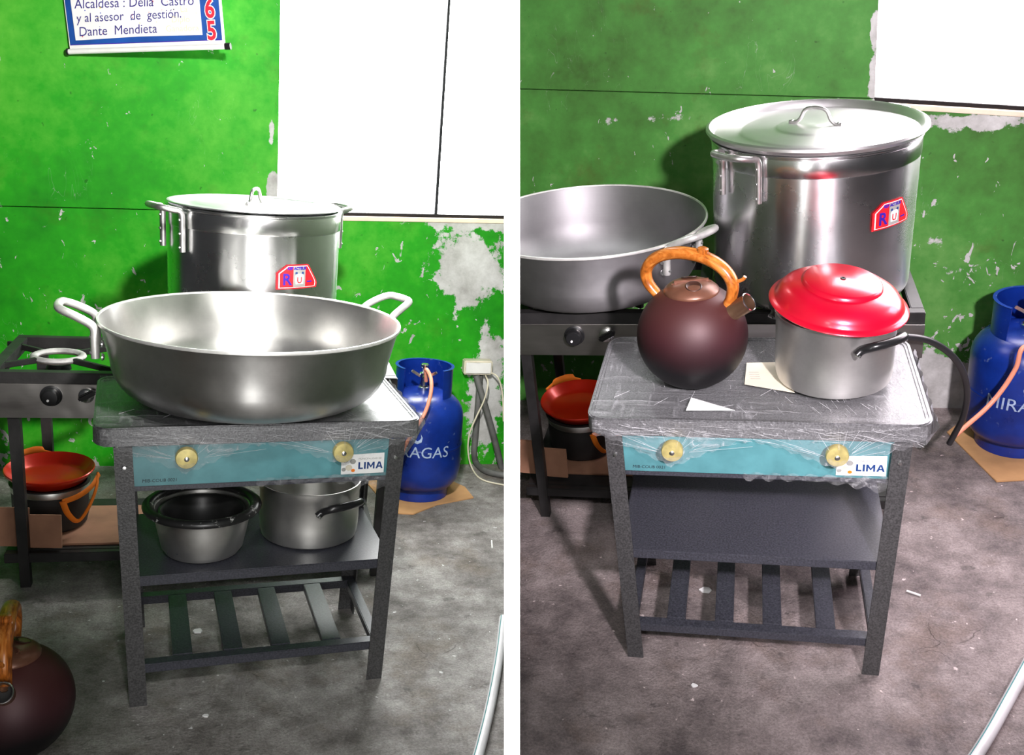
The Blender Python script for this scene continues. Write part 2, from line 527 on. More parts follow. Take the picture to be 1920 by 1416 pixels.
def catmull(pts, k):
    out = []
    P = [pts[0] * 2 - pts[1]] + pts + [pts[-1] * 2 - pts[-2]]
    for i in range(1, len(P) - 2):
        a, b, c, d = P[i - 1:i + 3]
        for j in range(k):
            t = j / k
            out.append(0.5 * ((2 * b) + (c - a) * t + (2 * a - 5 * b + 4 * c - d) * t * t + (3 * b - a - 3 * c + d) * t ** 3))
    out.append(pts[-1])
    return out

def text_mesh(s, size, align='LEFT', shear=0.0, bold=0.0):
    cu = bpy.data.curves.new('lettering', 'FONT')
    cu.body, cu.size, cu.align_x, cu.shear = s, size, align, shear
    cu.offset = bold
    cu.resolution_u = 3
    t = bpy.data.objects.new('lettering', cu)
    COL.objects.link(t)
    dg = bpy.context.evaluated_depsgraph_get()
    me = bpy.data.meshes.new_from_object(t.evaluated_get(dg))
    bpy.data.objects.remove(t, do_unlink=True)
    return me

def flat_text(name, s, size, M, mat, parent, align='LEFT', shear=0.0, bold=0.0, sx=1.0):
    """lettering lying in the x,z plane of M, facing -y"""
    me = text_mesh(s, size, align, shear, bold)
    for v in me.vertices:
        v.co = M @ Vector((v.co.x * sx, 0, v.co.y))
    return obj(name, me, mat, parent)

def bend(me, r, steps=0.008):
    """wrap a flat x,y mesh round a standing cylinder of radius r, its middle facing -y"""
    bm = bmesh.new()
    bm.from_mesh(me)
    xs = [v.co.x for v in bm.verts]
    x = min(xs) + steps
    while x < max(xs):
        bmesh.ops.bisect_plane(bm, geom=bm.verts[:] + bm.edges[:] + bm.faces[:], plane_co=(x, 0, 0), plane_no=(1, 0, 0))
        x += steps
    for v in bm.verts:
        a = v.co.x / r
        v.co = Vector((r * math.sin(a), -r * math.cos(a), v.co.y))
    bm.to_mesh(me)
    bm.free()
    return me

def poly_mesh(name, poly):
    me = bpy.data.meshes.new(name)
    me.from_pydata([(x, y, 0) for x, y in poly], [], [tuple(range(len(poly)))])
    return me

def xform(me, M):
    me.transform(M)
    return me

SIDE = {}
def put(o, side, loc=(0, 0, 0), rz=0.0, rot=None):
    R = rot.to_4x4() if rot is not None else Matrix.Rotation(rz, 4, 'Z')
    o.matrix_world = BAY[side] @ Matrix.Translation(Vector(loc)) @ R
    SIDE[o.name] = side
    return o

def tag(o, label, cat, group=None, kind=None):
    o['label'], o['category'] = label, cat
    if group:
        o['group'] = group
    if kind:
        o['kind'] = kind
    return o

def thing(name, label, cat, side, loc=(0, 0, 0), rz=0.0, rot=None, group=None, kind=None):
    o = bpy.data.objects.new(name, None)
    o.empty_display_size = 0.05
    COL.objects.link(o)
    put(o, side, loc, rz, rot)
    return tag(o, label, cat, group, kind)

def at(side, px, py, axis, c):
    """where the sight line of a picture point meets the plane axis = c of a bay"""
    R, T = (RL, TL) if side == 'L' else (RR, TR)
    o = -(R.transposed() @ T)
    d = R.transposed() @ Vector(((px - 960) / F, (py - 708) / F, 1))
    k = 'xyz'.index(axis)
    return o + d * ((c - o[k]) / d[k])

# ------------------------------------------------------------------ the setting
WY = {'L': 1.37, 'R': 1.106}            # where the back walls stand
PT = 0.0197                              # thickness of the white partition

zn, zf = 1.25, 5.2
dv = tag(bpy.data.objects.new('added_divider', None), 'thin added partition with a plain white front edge, filling the gap between the two kitchen bays', 'wall', kind='structure')  # added divider, fills the white gap between the two views
COL.objects.link(dv)
def sheet(z0, z1, top, low, name, mat):
    m = MB()
    m.add([C2W(x, y * zz, zz) for zz in (z0, z1) for x, y in ((-PT / 2, -top), (PT / 2, -top), (PT / 2, low), (-PT / 2, low))],
          [(0, 1, 2, 3), (7, 6, 5, 4), (0, 4, 5, 1), (1, 5, 6, 2), (2, 6, 7, 3), (3, 7, 4, 0)])
    m.build(name, mat, dv, smooth=False)
sheet(zn, zn + 0.012, 0.42, 0.48, 'front_edge', 'white_partition')
sheet(zn + 0.0122, zf, 1.25, 0.48, 'board', 'partition_board')  # unseen board, made tall to stop light crossing between the bays
m = MB()                                                # added baffle above the view, keeps lamp light out of the other bay
m.add([C2W(x, y * zz, zz) for zz, top, low in ((0.70, 1.9, 0.60), (zn + 0.012, 1.25, 0.425)) for x, y in ((-PT / 2, -top), (PT / 2, -top), (PT / 2, -low), (-PT / 2, -low))],
      [(0, 1, 2, 3), (7, 6, 5, 4), (0, 4, 5, 1), (1, 5, 6, 2), (2, 6, 7, 3), (3, 7, 4, 0)])
m.build('light_baffle', 'partition_board', dv, smooth=False)

def floor(side, mat, label):
    m = MB()
    m.add([(x, y, z) for z in (-0.03, 0) for x, y in ((-2.2, -2.4), (1.9, -2.4), (1.9, WY[side] + 0.1), (-2.2, WY[side] + 0.1))],
          [(3, 2, 1, 0), (4, 5, 6, 7), (0, 1, 5, 4), (1, 2, 6, 5), (2, 3, 7, 6), (3, 0, 4, 7)])
    o = m.build('floor', mat, smooth=False)
    put(o, side)
    tag(o, label, 'floor', kind='structure')
floor('L', 'concrete_left', 'worn grey concrete floor under the wide-pan stand, dark around the floor kettle')
floor('R', 'concrete_right', 'rough pinkish grey concrete floor under the kettle stand in the right bay')

def wall(side, mat, label, seam, wl, sill):
    """green board wall; seam: (x0,z0,x1,z1) joint line; wl: window's left edge (x at sill, x at top); sill: (x0,z0,x1,z1)"""
    y0, y1 = WY[side], WY[side] + 0.05
    root = thing('wall_back', label, 'wall', side, kind='structure')
    xl, xr, zt = -2.2, 1.9, 2.3
    sx0, sz0, sx1, sz1 = seam
    s = lambda x: sz0 + (x - sx0) * (sz1 - sz0) / (sx1 - sx0)
    tx0, tz0, tx1, tz1 = sill
    t = lambda x: tz0 + (x - tx0) * (tz1 - tz0) / (tx1 - tx0)
    g = 0.0016
    MB().prism([(xl, s(xl) + g), (wl[0], s(wl[0]) + g), (wl[1], zt), (xl, zt)], y0, y1).build('wall_panel', mat, root, 0.0012, smooth=False)
    xs = wl[0]
    MB().prism([(xl, -0.03), (xr, -0.03), (xr, t(xr) - 0.022), (xs, t(xs) - 0.022), (xs, s(xs) - g), (xl, s(xl) - g)], y0, y1).build('wall_panel', mat, root, 0.0012, smooth=False)
    MB().prism([(xl, s(xl) - 0.05), (xs, s(xs) - 0.05), (xs, s(xs) + 0.05), (xl, s(xl) + 0.05)], y1, y1 + 0.01).build('joint_backing', 'dark_gap', root, smooth=False)
    return t

tl = wall('L', 'green_wall_left', 'bright green painted board wall with flaking patches behind the wide pan', (-0.85, 0.940, -0.38, 0.956), (0.076, 0.064), (0.306, 0.979, 0.921, 1.002))
tr = wall('R', 'green_wall_right', 'duller green painted board wall with chips behind the lidded stockpot in the pink lit bay', (-0.738, 1.134, 0.315, 1.053), (0.346, 0.316), (0.346, 1.047, 0.763, 1.001))

# window of the left bay: blown out panes, thin dark mullion, dark gap and pale sill
def window(side, name, label, x0, xtop, xr, t, pane_mat, mull):
    y = WY[side]
    root = thing(name, label, 'window', side, kind='structure')
    zt = 2.3
    g = 0.006
    if mull:
        MB().prism([(x0, t(x0) + g), (mull - 0.005, t(mull) + g), (mull - 0.005, zt), (xtop, zt)], y + 0.022, y + 0.03).build('pane', pane_mat, root, smooth=False)
        MB().prism([(mull + 0.005, t(mull) + g), (xr, t(xr) + g), (xr, zt), (mull + 0.005, zt)], y + 0.022, y + 0.03).build('pane', pane_mat, root, smooth=False)
        MB().prism([(mull - 0.0055, t(mull)), (mull + 0.0055, t(mull)), (mull + 0.004, zt), (mull - 0.004, zt)], y + 0.002, y + 0.03).build('mullion', 'mullion', root, smooth=False)
    else:
        MB().prism([(x0 + 0.004, t(x0) + g), (xr, t(xr) + g), (xr, zt), (xtop + 0.004, zt)], y + 0.012, y + 0.03).build('pane', pane_mat, root, smooth=False)
    MB().prism([(x0, t(x0) - 0.006), (xr, t(xr) - 0.006), (xr, t(xr) + g), (x0, t(x0) + g)], y + 0.003, y + 0.03).build('sill_gap', 'dark_gap', root, smooth=False)
    MB().prism([(x0, t(x0) - 0.0225), (xr, t(xr) - 0.0225), (xr, t(xr) - 0.006), (x0, t(x0) - 0.006)], y - 0.008, y + 0.05).build('sill', 'cream_sill', root, 0.002, smooth=False)
window('L', 'window_1', 'blown-out white two-pane window with a thin dark mullion', 0.076, 0.064, 1.9, tl, 'bright_pane', 0.659)
window('R', 'window_2', 'cream white single-pane window above the chipped green wall', 0.346, 0.30, 1.9, tr, 'cream_pane', None)

# ------------------------------------------------------------------ stove stands
W_, D_, H_, T_ = 0.72, 0.434, 0.668, 0.042
LX, SPLAY = 0.319, -0.026
ZS, ZR = 0.321, 0.102
FY, RY = -0.222, 0.155

def rounded(w, d, r, n=6):
    out = []
    for cx, cy, a0 in ((w / 2 - r, d / 2 - r, 0), (-w / 2 + r, d / 2 - r, 90), (-w / 2 + r, -d / 2 + r, 180), (w / 2 - r, -d / 2 + r, 270)):
        for i in range(n + 1):
            a = math.radians(a0 + 90 * i / n)
            out.append((cx + r * math.cos(a), cy + r * math.sin(a)))
    return out

def t_bad(a, b):
    return math.hypot(a[0] - b[0], a[1] - b[1]) < 0.008

def stand(side, label, loc, rz, papers):
    root = thing('stove_stand', label, 'stove stand', side, loc, rz)
    # tray with rounded corners and a raised lip
    m = MB()
    o_, i_ = rounded(W_, D_, 0.04), rounded(W_ - 0.02, D_ - 0.02, 0.032)
    n = len(o_)
    vs = [(x, y, H_ - T_) for x, y in o_] + [(x, y, H_) for x, y in o_] + [(x, y, H_) for x, y in i_] + [(x, y, H_ - 0.006) for x, y in i_]
    fs = [tuple(reversed(range(n))), tuple(range(3 * n, 4 * n))]
    for k in range(3):
        fs += [(k * n + i, k * n + (i + 1) % n, (k + 1) * n + (i + 1) % n, (k + 1) * n + i) for i in range(n)]
    tray = m.add(vs, fs).build('tray', 'tray_grey', root, 0.003)
    # legs of angle iron, drawn in a little towards the floor
    lx = lambda z: LX + SPLAY * (1 - z / (H_ - T_))
    for sx in (-1, 1):
        for fy, dy in ((FY, 1), (RY, -1)):
            m = MB()
            zt = H_ - T_
            prof = lambda x: [(x, fy), (x - sx * 0.038, fy), (x - sx * 0.038, fy + dy * 0.004), (x - sx * 0.004, fy + dy * 0.004), (x - sx * 0.004, fy + dy * 0.036), (x, fy + dy * 0.036)]
            vs = [(x, y, 0) for x, y in prof(sx * lx(0))] + [(x, y, zt) for x, y in prof(sx * lx(zt))]
            m.add(vs, [(0, 1, 2, 3, 4, 5), (11, 10, 9, 8, 7, 6)] + [(i, i + 6, (i + 1) % 6 + 6, (i + 1) % 6) for i in range(6)])
            leg = m.build('leg', 'hammer_grey', root, smooth=False)
            if dy == 1:
                z = H_ - T_ - 0.045
                b = MB().lathe([(0, 0.004), (0.004, 0.0035), (0.006, 0), (0.006, -0.002)], 12, M=Matrix.Translation((sx * (lx(z) - 0.02), fy - 0.001, z)) @ Matrix.Rotation(PI / 2, 4, 'X')).build('bolt', 'rivet', leg)
    # shelf
    xs = lx(ZS) - 0.006
    sh = MB().box(-xs, xs, FY + 0.005, RY - 0.004, ZS - 0.024, ZS).build('shelf', 'shelf_grey', root, 0.0022, smooth=False)
    # lower frame
    xr = lx(ZR) - 0.005
    MB().box(-xr, xr, FY + 0.005, FY + 0.035, ZR - 0.022, ZR).build('rail', 'shelf_grey', root, 0.002, smooth=False)
    MB().box(-xr, xr, RY - 0.034, RY - 0.005, ZR - 0.022, ZR).build('rail', 'shelf_grey', root, 0.002, smooth=False)
    for sx in (-1, 1):
        MB().box(sx * (xr - 0.012) - 0.012, sx * (xr - 0.012) + 0.012, FY + 0.036, RY - 0.036, ZR - 0.022, ZR).build('side_rail', 'shelf_grey', root, 0.002, smooth=False)
    me = None
    for cx in (-0.176, -0.062, 0.05, 0.172):
        if me is None:
            s = MB().box(-0.022, 0.022, FY + 0.036, RY - 0.036, ZR - 0.018, ZR + 0.001).build('slat', 'shelf_grey', root, 0.0015, smooth=False)
            me = s.data
        else:
            s = obj('slat', me, None, root)
        s.location = (cx, 0, 0)
    # teal front panel
    pz0, pz1, py = 0.532, H_ - T_ - 0.001, FY + 0.012
    pn = MB().box(-LX + 0.036, LX - 0.034, py, py + 0.1, pz0, pz1).build('front_panel', 'teal_panel', root, 0.0015, smooth=False)
    MB().box(-LX + 0.036, LX - 0.034, py + 0.002, py + 0.1, pz0 - 0.012, pz0 - 0.0005).build('panel_flange', 'shelf_grey', pn, 0.001, smooth=False)
    flat_text('model_lettering', 'MIB-COUB 0021', 0.0105, Matrix.Translation((-0.262, py - 0.0006, pz0 + 0.009)), 'dark_ink', pn, shear=0.1)
    lb = MB().prism([(0.172, 0.540), (0.273, 0.541), (0.273, 0.590), (0.172, 0.587)], py - 0.0022, py - 0.0006).build('name_label', 'white_paper', root, smooth=False)
    m = MB()
    u, q = 0.0168, 0.0042
    lz, ly = 0.552, py - 0.0026
    P = lambda x0, pts: m.prism([(x0 + a, lz + b) for a, b in pts], ly - 0.0004, ly)
    P(0.212, [(0, 0), (0.011, 0), (0.011, q * 0.8), (q, q * 0.8), (q, u), (0, u)])
    P(0.2255, [(0, 0), (q, 0), (q, u), (0, u)])
    P(0.2325, [(0, 0), (q * 0.9, 0), (q * 0.9, u * 0.6), (0.009, u * 0.15), (0.018 - q * 0.9, u * 0.6), (0.018 - q * 0.9, 0), (0.018, 0), (0.018, u), (0.018 - q * 0.9, u), (0.009, u * 0.45), (q * 0.9, u), (0, u)])
    P(0.253, [(0, 0), (q, 0), (0.0085, u * 0.8), (0.017 - q, 0), (0.017, 0), (0.0085 + q * 0.55, u), (0.0085 - q * 0.55, u)])
    P(0.253, [(0.0045, u * 0.22), (0.0125, u * 0.22), (0.0115, u * 0.42), (0.0055, u * 0.42)])
    m.build('lettering', 'logo_blue', lb, smooth=False)
    flat_text('small_lettering', 'MUNICIPALIDAD DE', 0.006, Matrix.Translation((0.212, py - 0.0028, 0.575)), 'sticker_grey', lb)
    for cx, cz, r, mt in ((0.182, 0.573, 0.006, 'sticker_grey'), (0.199, 0.571, 0.007, 'sticker_grey'), (0.190, 0.556, 0.008, 'ivory_box'), (0.200, 0.549, 0.0045, 'orange_cloth'), (0.178, 0.552, 0.005, 'sticker_grey')):
        MB().prism([(cx + r * math.cos(i * PI / 6), cz + r * 0.9 * math.sin(i * PI / 6)) for i in range(12)], py - 0.0030, py - 0.0023).build('emblem', mt, lb, smooth=False)
    # brass knobs
    for cx in (-0.171, 0.170):
        M = Matrix.Translation((cx, py, 0.604)) @ Matrix.Rotation(PI / 2, 4, 'X')
        k = MB().lathe([(0, 0), (0.008, 0), (0.008, 0.016), (0.0225, 0.018), (0.0235, 0.021), (0.0235, 0.033), (0.022, 0.036), (0.009, 0.0375), (0, 0.0375)], 36, M=M).build('knob', 'brass', root)
        MB().lathe([(0.0055, 0.037), (0.0055, 0.0395), (0.003, 0.041), (0, 0.041)], 14, M=M).build('screw', 'rivet', k)
    # stretch film: over the tray, the skirt to the knobs, the bunch below the panel, the loose side
    fo = rounded(W_ + 0.006, D_ + 0.006, 0.043, 8)
    rnd = random.Random(3)
    m = MB()
    nx, ny = 60, 36
    vs, fs = [], []
    for j in range(ny + 1):
        for i in range(nx + 1):
            x, y = (i / nx - 0.5) * (W_ - 0.012), (j / ny - 0.5) * (D_ - 0.012)
            vs.append((x, y, H_ + 0.0022 + 0.0012 * math.sin(i * 0.9 + j * 0.5) * math.sin(j * 0.7) + rnd.uniform(0, 0.0006)))
    for j in range(ny):
        for i in range(nx):
            a = j * (nx + 1) + i
            fs.append((a, a + 1, a + nx + 2, a + nx + 1))
    m.add(vs, fs)
    fw = m.build('plastic_wrap', 'film_top', root)
    m = MB()
    low = lambda x: 0.632 - 0.058 * max(0, 1 - abs(x + 0.171) / 0.17) - 0.052 * max(0, 1 - abs(x - 0.17) / 0.2)
    vs, fs = [], []
    N = 80
    for i in range(N + 1):
        x = -0.345 + 0.69 * i / N
        zl = low(x) - 0.004 * math.sin(i * 1.7)
        dep = max(max(0, 1 - abs(x + 0.171) / 0.12), max(0, 1 - abs(x - 0.17) / 0.12))
        for k in range(5):
            t = k / 4
            z = H_ + 0.001 + (zl - H_) * t
            yb = FY - 0.003 - 0.032 * dep * max(0, t - 0.4) / 0.6
            vs.append((x, min(yb, -D_ / 2 - 0.0025) + 0.0015 * math.sin(i * 2.3 + k), z))
    for i in range(N):
        for k in range(4):
            a = i * 5 + k
            fs.append((a, a + 1, a + 6, a + 5))
    m.add(vs, fs).build('film_skirt', 'film_front', fw)
    cr_ = MB()
    rc = random.Random(5)
    for kx in (-0.171, 0.170):
        for i in range(20):
            a = math.radians(rc.uniform(20, 160))
            if rc.random() < 0.5:
                a = math.radians(rc.choice((rc.uniform(4, 22), rc.uniform(158, 176))))
            r0, r1 = rc.uniform(0.026, 0.05), rc.uniform(0.06, 0.17)
            P0, P1 = (kx + r0 * math.cos(a), 0.604 + r0 * math.sin(a) * 0.6), (kx + r1 * math.cos(a), 0.604 + r1 * math.sin(a) * 0.75)
            if P1[1] > H_ - 0.004:
                t = (H_ - 0.004 - P0[1]) / (P1[1] - P0[1])
                P1 = (P0[0] + (P1[0] - P0[0]) * t, H_ - 0.004)
            if abs(P1[0]) > 0.33 or t_bad(P0, P1):
                continue
            yy = FY - 0.008
            ym = lambda p: yy - 0.026 * max(0, 1 - math.hypot(p[0] - kx, p[1] - 0.604) / 0.09)
            cr_.tube([(P0[0], ym(P0), P0[1]), (P1[0], ym(P1), P1[1])], rc.uniform(0.00015, 0.0004), 4, 0)
    for i in range(60):                                  # fine creases along the front edge of the tray
        x, z = rc.uniform(-0.30, 0.33), rc.uniform(H_ - 0.036, H_ - 0.004)
        l = rc.uniform(0.02, 0.07)
        cr_.tube([(x, FY - 0.0075, z), (min(0.34, x + l), FY - 0.0075, max(H_ - 0.045, z - l * rc.uniform(-0.1, 0.35)))], rc.uniform(0.0002, 0.0005), 4, 0)
    for i in range(150):                                 # creases drawn tight across the top, fanning out to the corner
        u = rc.random()
        x, y = 0.345 - 0.30 * u ** 1.4, rc.uniform(-0.20, 0.19)
        if i % 4 == 0:
            x, y = rc.uniform(-0.34, 0.1), rc.uniform(-0.2, 0.2)
        a = math.radians(rc.gauss(112, 12) if i % 4 else rc.gauss(70, 25))
        l = rc.uniform(0.01, 0.05)
        x1, y1 = x + l * math.cos(a), y + l * math.sin(a)
        if abs(x1) < 0.35 and abs(y1) < 0.208:
            cr_.tube([(x, y, H_ + 0.0042), (x1, y1, H_ + 0.0042)], rc.uniform(0.0003, 0.0007), 4, 0)
    cr_.build('film_creases', 'film_crease', fw, kind='stuff')
    m = MB()
    vs, fs = [], []
    N = 40
    for i in range(N + 1):
        x = -0.02 + 0.31 * i / N
        t0 = i / N
        zl = pz0 - 0.006 - 0.026 * max(0, (t0 - 0.45) / 0.55) ** 1.5 - 0.004 * math.sin(i * 1.1)
        for k in range(4):
            z = pz0 + 0.010 + (zl - pz0 - 0.010) * k / 3
            vs.append((x, py - 0.005 - 0.004 * math.sin(i * 1.3 + k * 1.9) - 0.003, z))
    for i in range(N):
        for k in range(3):
            a = i * 4 + k
            fs.append((a, a + 1, a + 5, a + 4))
    m.add(vs, fs).build('film_bunch', 'film_front', fw)
    m = MB()
    vs, fs = [], []
    N = 24
    for i in range(N + 1):
        t = i / N
        y = -D_ / 2 + 0.02 + 0.36 * t
        zl = 0.628 - 0.095 * math.sin(PI * min(1, t * 1.25)) ** 0.8 - 0.006 * math.sin(i * 1.9)
        for k in range(6):
            u = k / 5
            vs.append((W_ / 2 + 0.004 + 0.010 * math.sin(u * 2.2) - 0.02 * u * u + 0.004 * math.sin(i * 1.4 + k), y, H_ + 0.002 + (zl - H_) * u))
    for i in range(N):
        for k in range(5):
            a = i * 6 + k
            fs.append((a, a + 1, a + 7, a + 6))
    m.add(vs, fs).build('film_side', 'film_thick', fw)
    return root

stand('L', 'dark grey film-wrapped stove stand carrying the wide open pan', (0, 0, 0), math.radians(6), False)
stand('R', 'dark grey film-wrapped stove stand carrying the kettle and the red-lidded pot', (0, 0, 0), 0.0, True)

# ------------------------------------------------------------------ big pots
def strap_handle(parent, ang, r, zr, half, out, rise, tab, mat, tube_r, rivets):
    """a bar handle riveted to a pot: flat tabs up the side, a loop standing off; ang in degrees from +x, ccw"""
    a = math.radians(ang)
    A = Matrix.Rotation(a, 4, 'Z')
    P = lambda o, t, z: A @ Vector((r + o, t, z))
    pts = [P(0.006, -half, zr - tab), P(0.007, -half, zr - tab * 0.35), P(0.010, -half * 0.98, zr + rise * 0.12), P(out * 0.5, -half * 0.9, zr + rise * 0.62), P(out * 0.88, -half * 0.72, zr + rise * 0.95),
           P(out, -half * 0.35, zr + rise), P(out, half * 0.35, zr + rise), P(out * 0.88, half * 0.72, zr + rise * 0.95), P(out * 0.5, half * 0.9, zr + rise * 0.62), P(0.010, half * 0.98, zr + rise * 0.12), P(0.007, half, zr - tab * 0.35), P(0.006, half, zr - tab)]
    h = MB().tube(pts, tube_r, 10, 5).build('handle', mat, parent)
    for s in (-1, 1):
        for k in range(rivets):
            z = zr - tab + 0.012 + k * (tab - 0.03) / max(1, rivets - 1)
            M = A @ Matrix.Translation((r, s * (half + tube_r * 0.0), z)) @ Matrix.Rotation(PI / 2, 4, 'Y')
            MB().lathe([(0.0042, 0), (0.0042, tube_r + 0.0072), (0.003, tube_r + 0.0090), (0, tube_r + 0.0095)], 10, M=M).build('rivet', 'rivet', h)
    return h

def tall_pot(side, label, loc, r, h, lid_r, hang, sang, lid_h, hturn):
    root = thing('stockpot', label, 'stockpot', side, loc)
    t = 0.004
    prof = [(0, 0), (r * 0.94, 0), (r * 0.975, 0.008), (r * 0.985, 0.02), (r, h - 0.055), (r + 0.0012, h - 0.054), (r + 0.0014, h - 0.006), (r + 0.006, h - 0.003), (r + 0.006, h), (r - t, h), (r - t - 0.015, 0.02), (0, 0.016)]
    body = MB().lathe(prof, 96).build('body', 'alu_tall', root)
    # polished band below the rim
    MB().lathe([(r + 0.0018, h - 0.053), (r + 0.0022, h - 0.052), (r + 0.0022, h - 0.010), (r + 0.0018, h - 0.009)], 96).build('polished_band', 'chrome', body)
    L = lid_r
    lp = [(0, 0.012), (0.33 * L, 0.012), (0.355 * L, 0.009), (0.38 * L, 0.006), (0.66 * L, 0.006), (0.69 * L, 0.003), (0.72 * L, 0.0), (0.925 * L, 0.0), (0.935 * L, 0.004), (0.95 * L, 0.014), (0.975 * L, 0.019), (L, 0.016), (L + 0.001, 0.010), (0.985 * L, 0.004), (0.955 * L, -0.001), (0.9 * L, -0.003), (0, -0.003)]
    lid = MB().lathe([(x, z * lid_h + h + 0.004) for x, z in lp], 96).build('lid', 'alu_lid', root)
    zz = h + 0.004 + 0.012 * lid_h
    ha = math.radians(hturn)
    A = Matrix.Rotation(ha, 4, 'Z')
    w = 0.052
    pts = [A @ Vector(p) for p in ((-w - 0.018, 0, zz + 0.003), (-w, 0, zz + 0.004), (-w + 0.012, 0, zz + 0.014), (-w + 0.022, 0, zz + 0.034), (-0.014, 0, zz + 0.042), (0.014, 0, zz + 0.042), (w - 0.022, 0, zz + 0.034), (w - 0.012, 0, zz + 0.014), (w, 0, zz + 0.004), (w + 0.018, 0, zz + 0.003))]
    lh = MB().tube(pts, 0.0048, 10, 5).build('lid_handle', 'cast_handle', lid)
    for s in (-1, 1):
        MB().lathe([(0.004, 0), (0.004, 0.009), (0.002, 0.010), (0, 0.010)], 10, M=A @ Matrix.Translation((s * (w + 0.010), 0, zz))).build('rivet', 'rivet', lh)
    strap_handle(root, 270 - hang, r, h - 0.012, 0.062, 0.062, 0.014, 0.105, 'cast_handle', 0.0085, 3)
    strap_handle(root, 90 - hang, r, h - 0.012, 0.062, 0.062, 0.014, 0.105, 'cast_handle', 0.0085, 3)
    # red maker's sticker on the side
    A = Matrix.Rotation(math.radians(sang), 4, 'Z')
    zc = h - 0.165
    sw, shh = 0.066, 0.034
    out = [(-sw, -shh), (sw * 0.96, -shh * 0.95), (sw, -shh * 0.6), (sw * 0.93, -shh * 0.3), (sw * 0.48, shh), (-sw * 0.55, shh), (-sw, shh * 0.35)]
    st = obj('sticker', xform(bend(poly_mesh('sticker', out), r + 0.0016), A @ Matrix.Translation((0, 0, zc))), 'sticker_red', root)
    def on(name, mesh, mt, e):
        obj(name, xform(bend(mesh, r + 0.0016 + e), A @ Matrix.Translation((0, 0, zc))), mt, st)
    k = 0.90
    on('border', poly_mesh('border', [(x * k, y * k) for x, y in out]), 'sticker_white', 0.0006)
    k = 0.85
    on('red_field', poly_mesh('red_field', [(x * k, y * k) for x, y in out]), 'sticker_red', 0.0012)
    on('grey_field', poly_mesh('grey_field', [(-0.017, -shh * 0.8), (0.021, -shh * 0.8), (0.021, shh * 0.84), (-0.017, shh * 0.84)]), 'sticker_grey', 0.0018)
    on('lettering', xform(text_mesh('R', 0.044, 'CENTER', 0, 0.0012), Matrix.Translation((-0.036, -0.021, 0))), 'sticker_violet', 0.0022)
    on('small_lettering', xform(text_mesh('REF ACTEUR', 0.0105, 'CENTER', 0, 0.0006), Matrix.Translation((-0.006, 0.0205, 0))), 'sticker_violet', 0.0026)
    on('pot_emblem', poly_mesh('pot_emblem', [(-0.010, -0.020), (0.014, -0.020), (0.016, 0.002), (0.010, 0.009), (-0.006, 0.009), (-0.012, 0.002)]), 'sticker_white', 0.0022)
    on('emblem_letter', xform(text_mesh('U', 0.024, 'CENTER', 0, 0.0006), Matrix.Translation((0.002, -0.017, 0))), 'sticker_red', 0.0026)
    for cx in (-0.008, 0.012):
        on('emblem_handle', poly_mesh('emblem_handle', [(cx - 0.004, 0.008), (cx + 0.004, 0.008), (cx + 0.003, 0.014), (cx - 0.003, 0.014)]), 'logo_blue', 0.0024)
    on('print_dash', poly_mesh('print_dash', [(0.026, -0.016), (0.044, -0.016), (0.043, -0.012), (0.027, -0.012)]), 'sticker_violet', 0.0022)
    return root

PANZ = {'L': 0.622, 'R': 0.673}         # height of the back stoves' burner grates
tall_pot('L', 'tall shiny aluminium stockpot with lid standing behind the wide pan, under the blown-out window', (-0.006, 0.625, PANZ['L'] + 0.002), 0.243, 0.440, 0.244, 62, 29, 0.35, 70)
tall_pot('R', 'tall aluminium stockpot with broad ridged lid behind the kettle and red-lidded pot', (0.147, 0.59, PANZ['R'] + 0.002), 0.261, 0.410, 0.277, 44, 44, 1.1, -24)

def wide_pan(side, label, loc, r, h, a1, a2, mat):
    root = thing('wide_pan', label, 'pan', side, loc)
    ro = lambda k: k
    prof = [(0, 0.002), (r * 0.66, 0.0)]
    for i in range(1, 9):
        a = PI / 2 * i / 8
        prof.append((r * 0.66 + r * 0.265 * math.sin(a), h * 0.50 * (1 - math.cos(a))))
    prof += [(r * 0.985, h - 0.010), (r * 0.995, h - 0.004), (r, h - 0.002), (r, h), (r * 0.988, h), (r * 0.975, h - 0.008)]
    for i in range(8, -1, -1):
        a = PI / 2 * i / 8
        prof.append((r * 0.645 + r * 0.265 * math.sin(a), 0.006 + h * 0.50 * (1 - math.cos(a))))
    prof += [(0, 0.007)]
    b = MB().lathe(prof, 96).build('body', mat, root, angle=50)
    MB().lathe([(r * 1.0035, h - 0.0045), (r * 1.0045, h - 0.001), (r * 1.001, h + 0.0022), (r * 0.990, h + 0.0022), (r * 0.985, h - 0.001), (r * 0.987, h - 0.004)], 96, closed=True).build('rim', 'white_handle', b)
    for a in [k for k in (a1, a2) if k is not None]:
        strap_handle(root, a, r * 0.985, h - 0.012, 0.068, 0.082, 0.040, 0.066, 'white_handle', 0.0095, 2)
        A = Matrix.Rotation(math.radians(a), 4, 'Z')
        for s in (-1, 1):
            for z in (h - 0.045, h - 0.075):
                M = A @ Matrix.Translation((r * 0.958, s * 0.068, z)) @ Matrix.Rotation(-PI / 2, 4, 'Y')
                MB().lathe([(0.0085, -0.003), (0.0085, 0.0), (0.006, 0.003), (0, 0.004)], 12, M=M).build('inner_rivet', 'rivet', b)
    return root
wide_pan('L', 'very wide shallow aluminium pan with two bar handles on the film-wrapped stand', (-0.008, 0.012, H_ + 0.0056), 0.348, 0.186, 186, 27, 'alu_pan')
wide_pan('R', 'wide shallow aluminium pan on the black stove beside the tall lidded stockpot', (-0.458, 0.585, PANZ['R'] + 0.002), 0.330, 0.190, None, -34, 'alu_pan_dim')

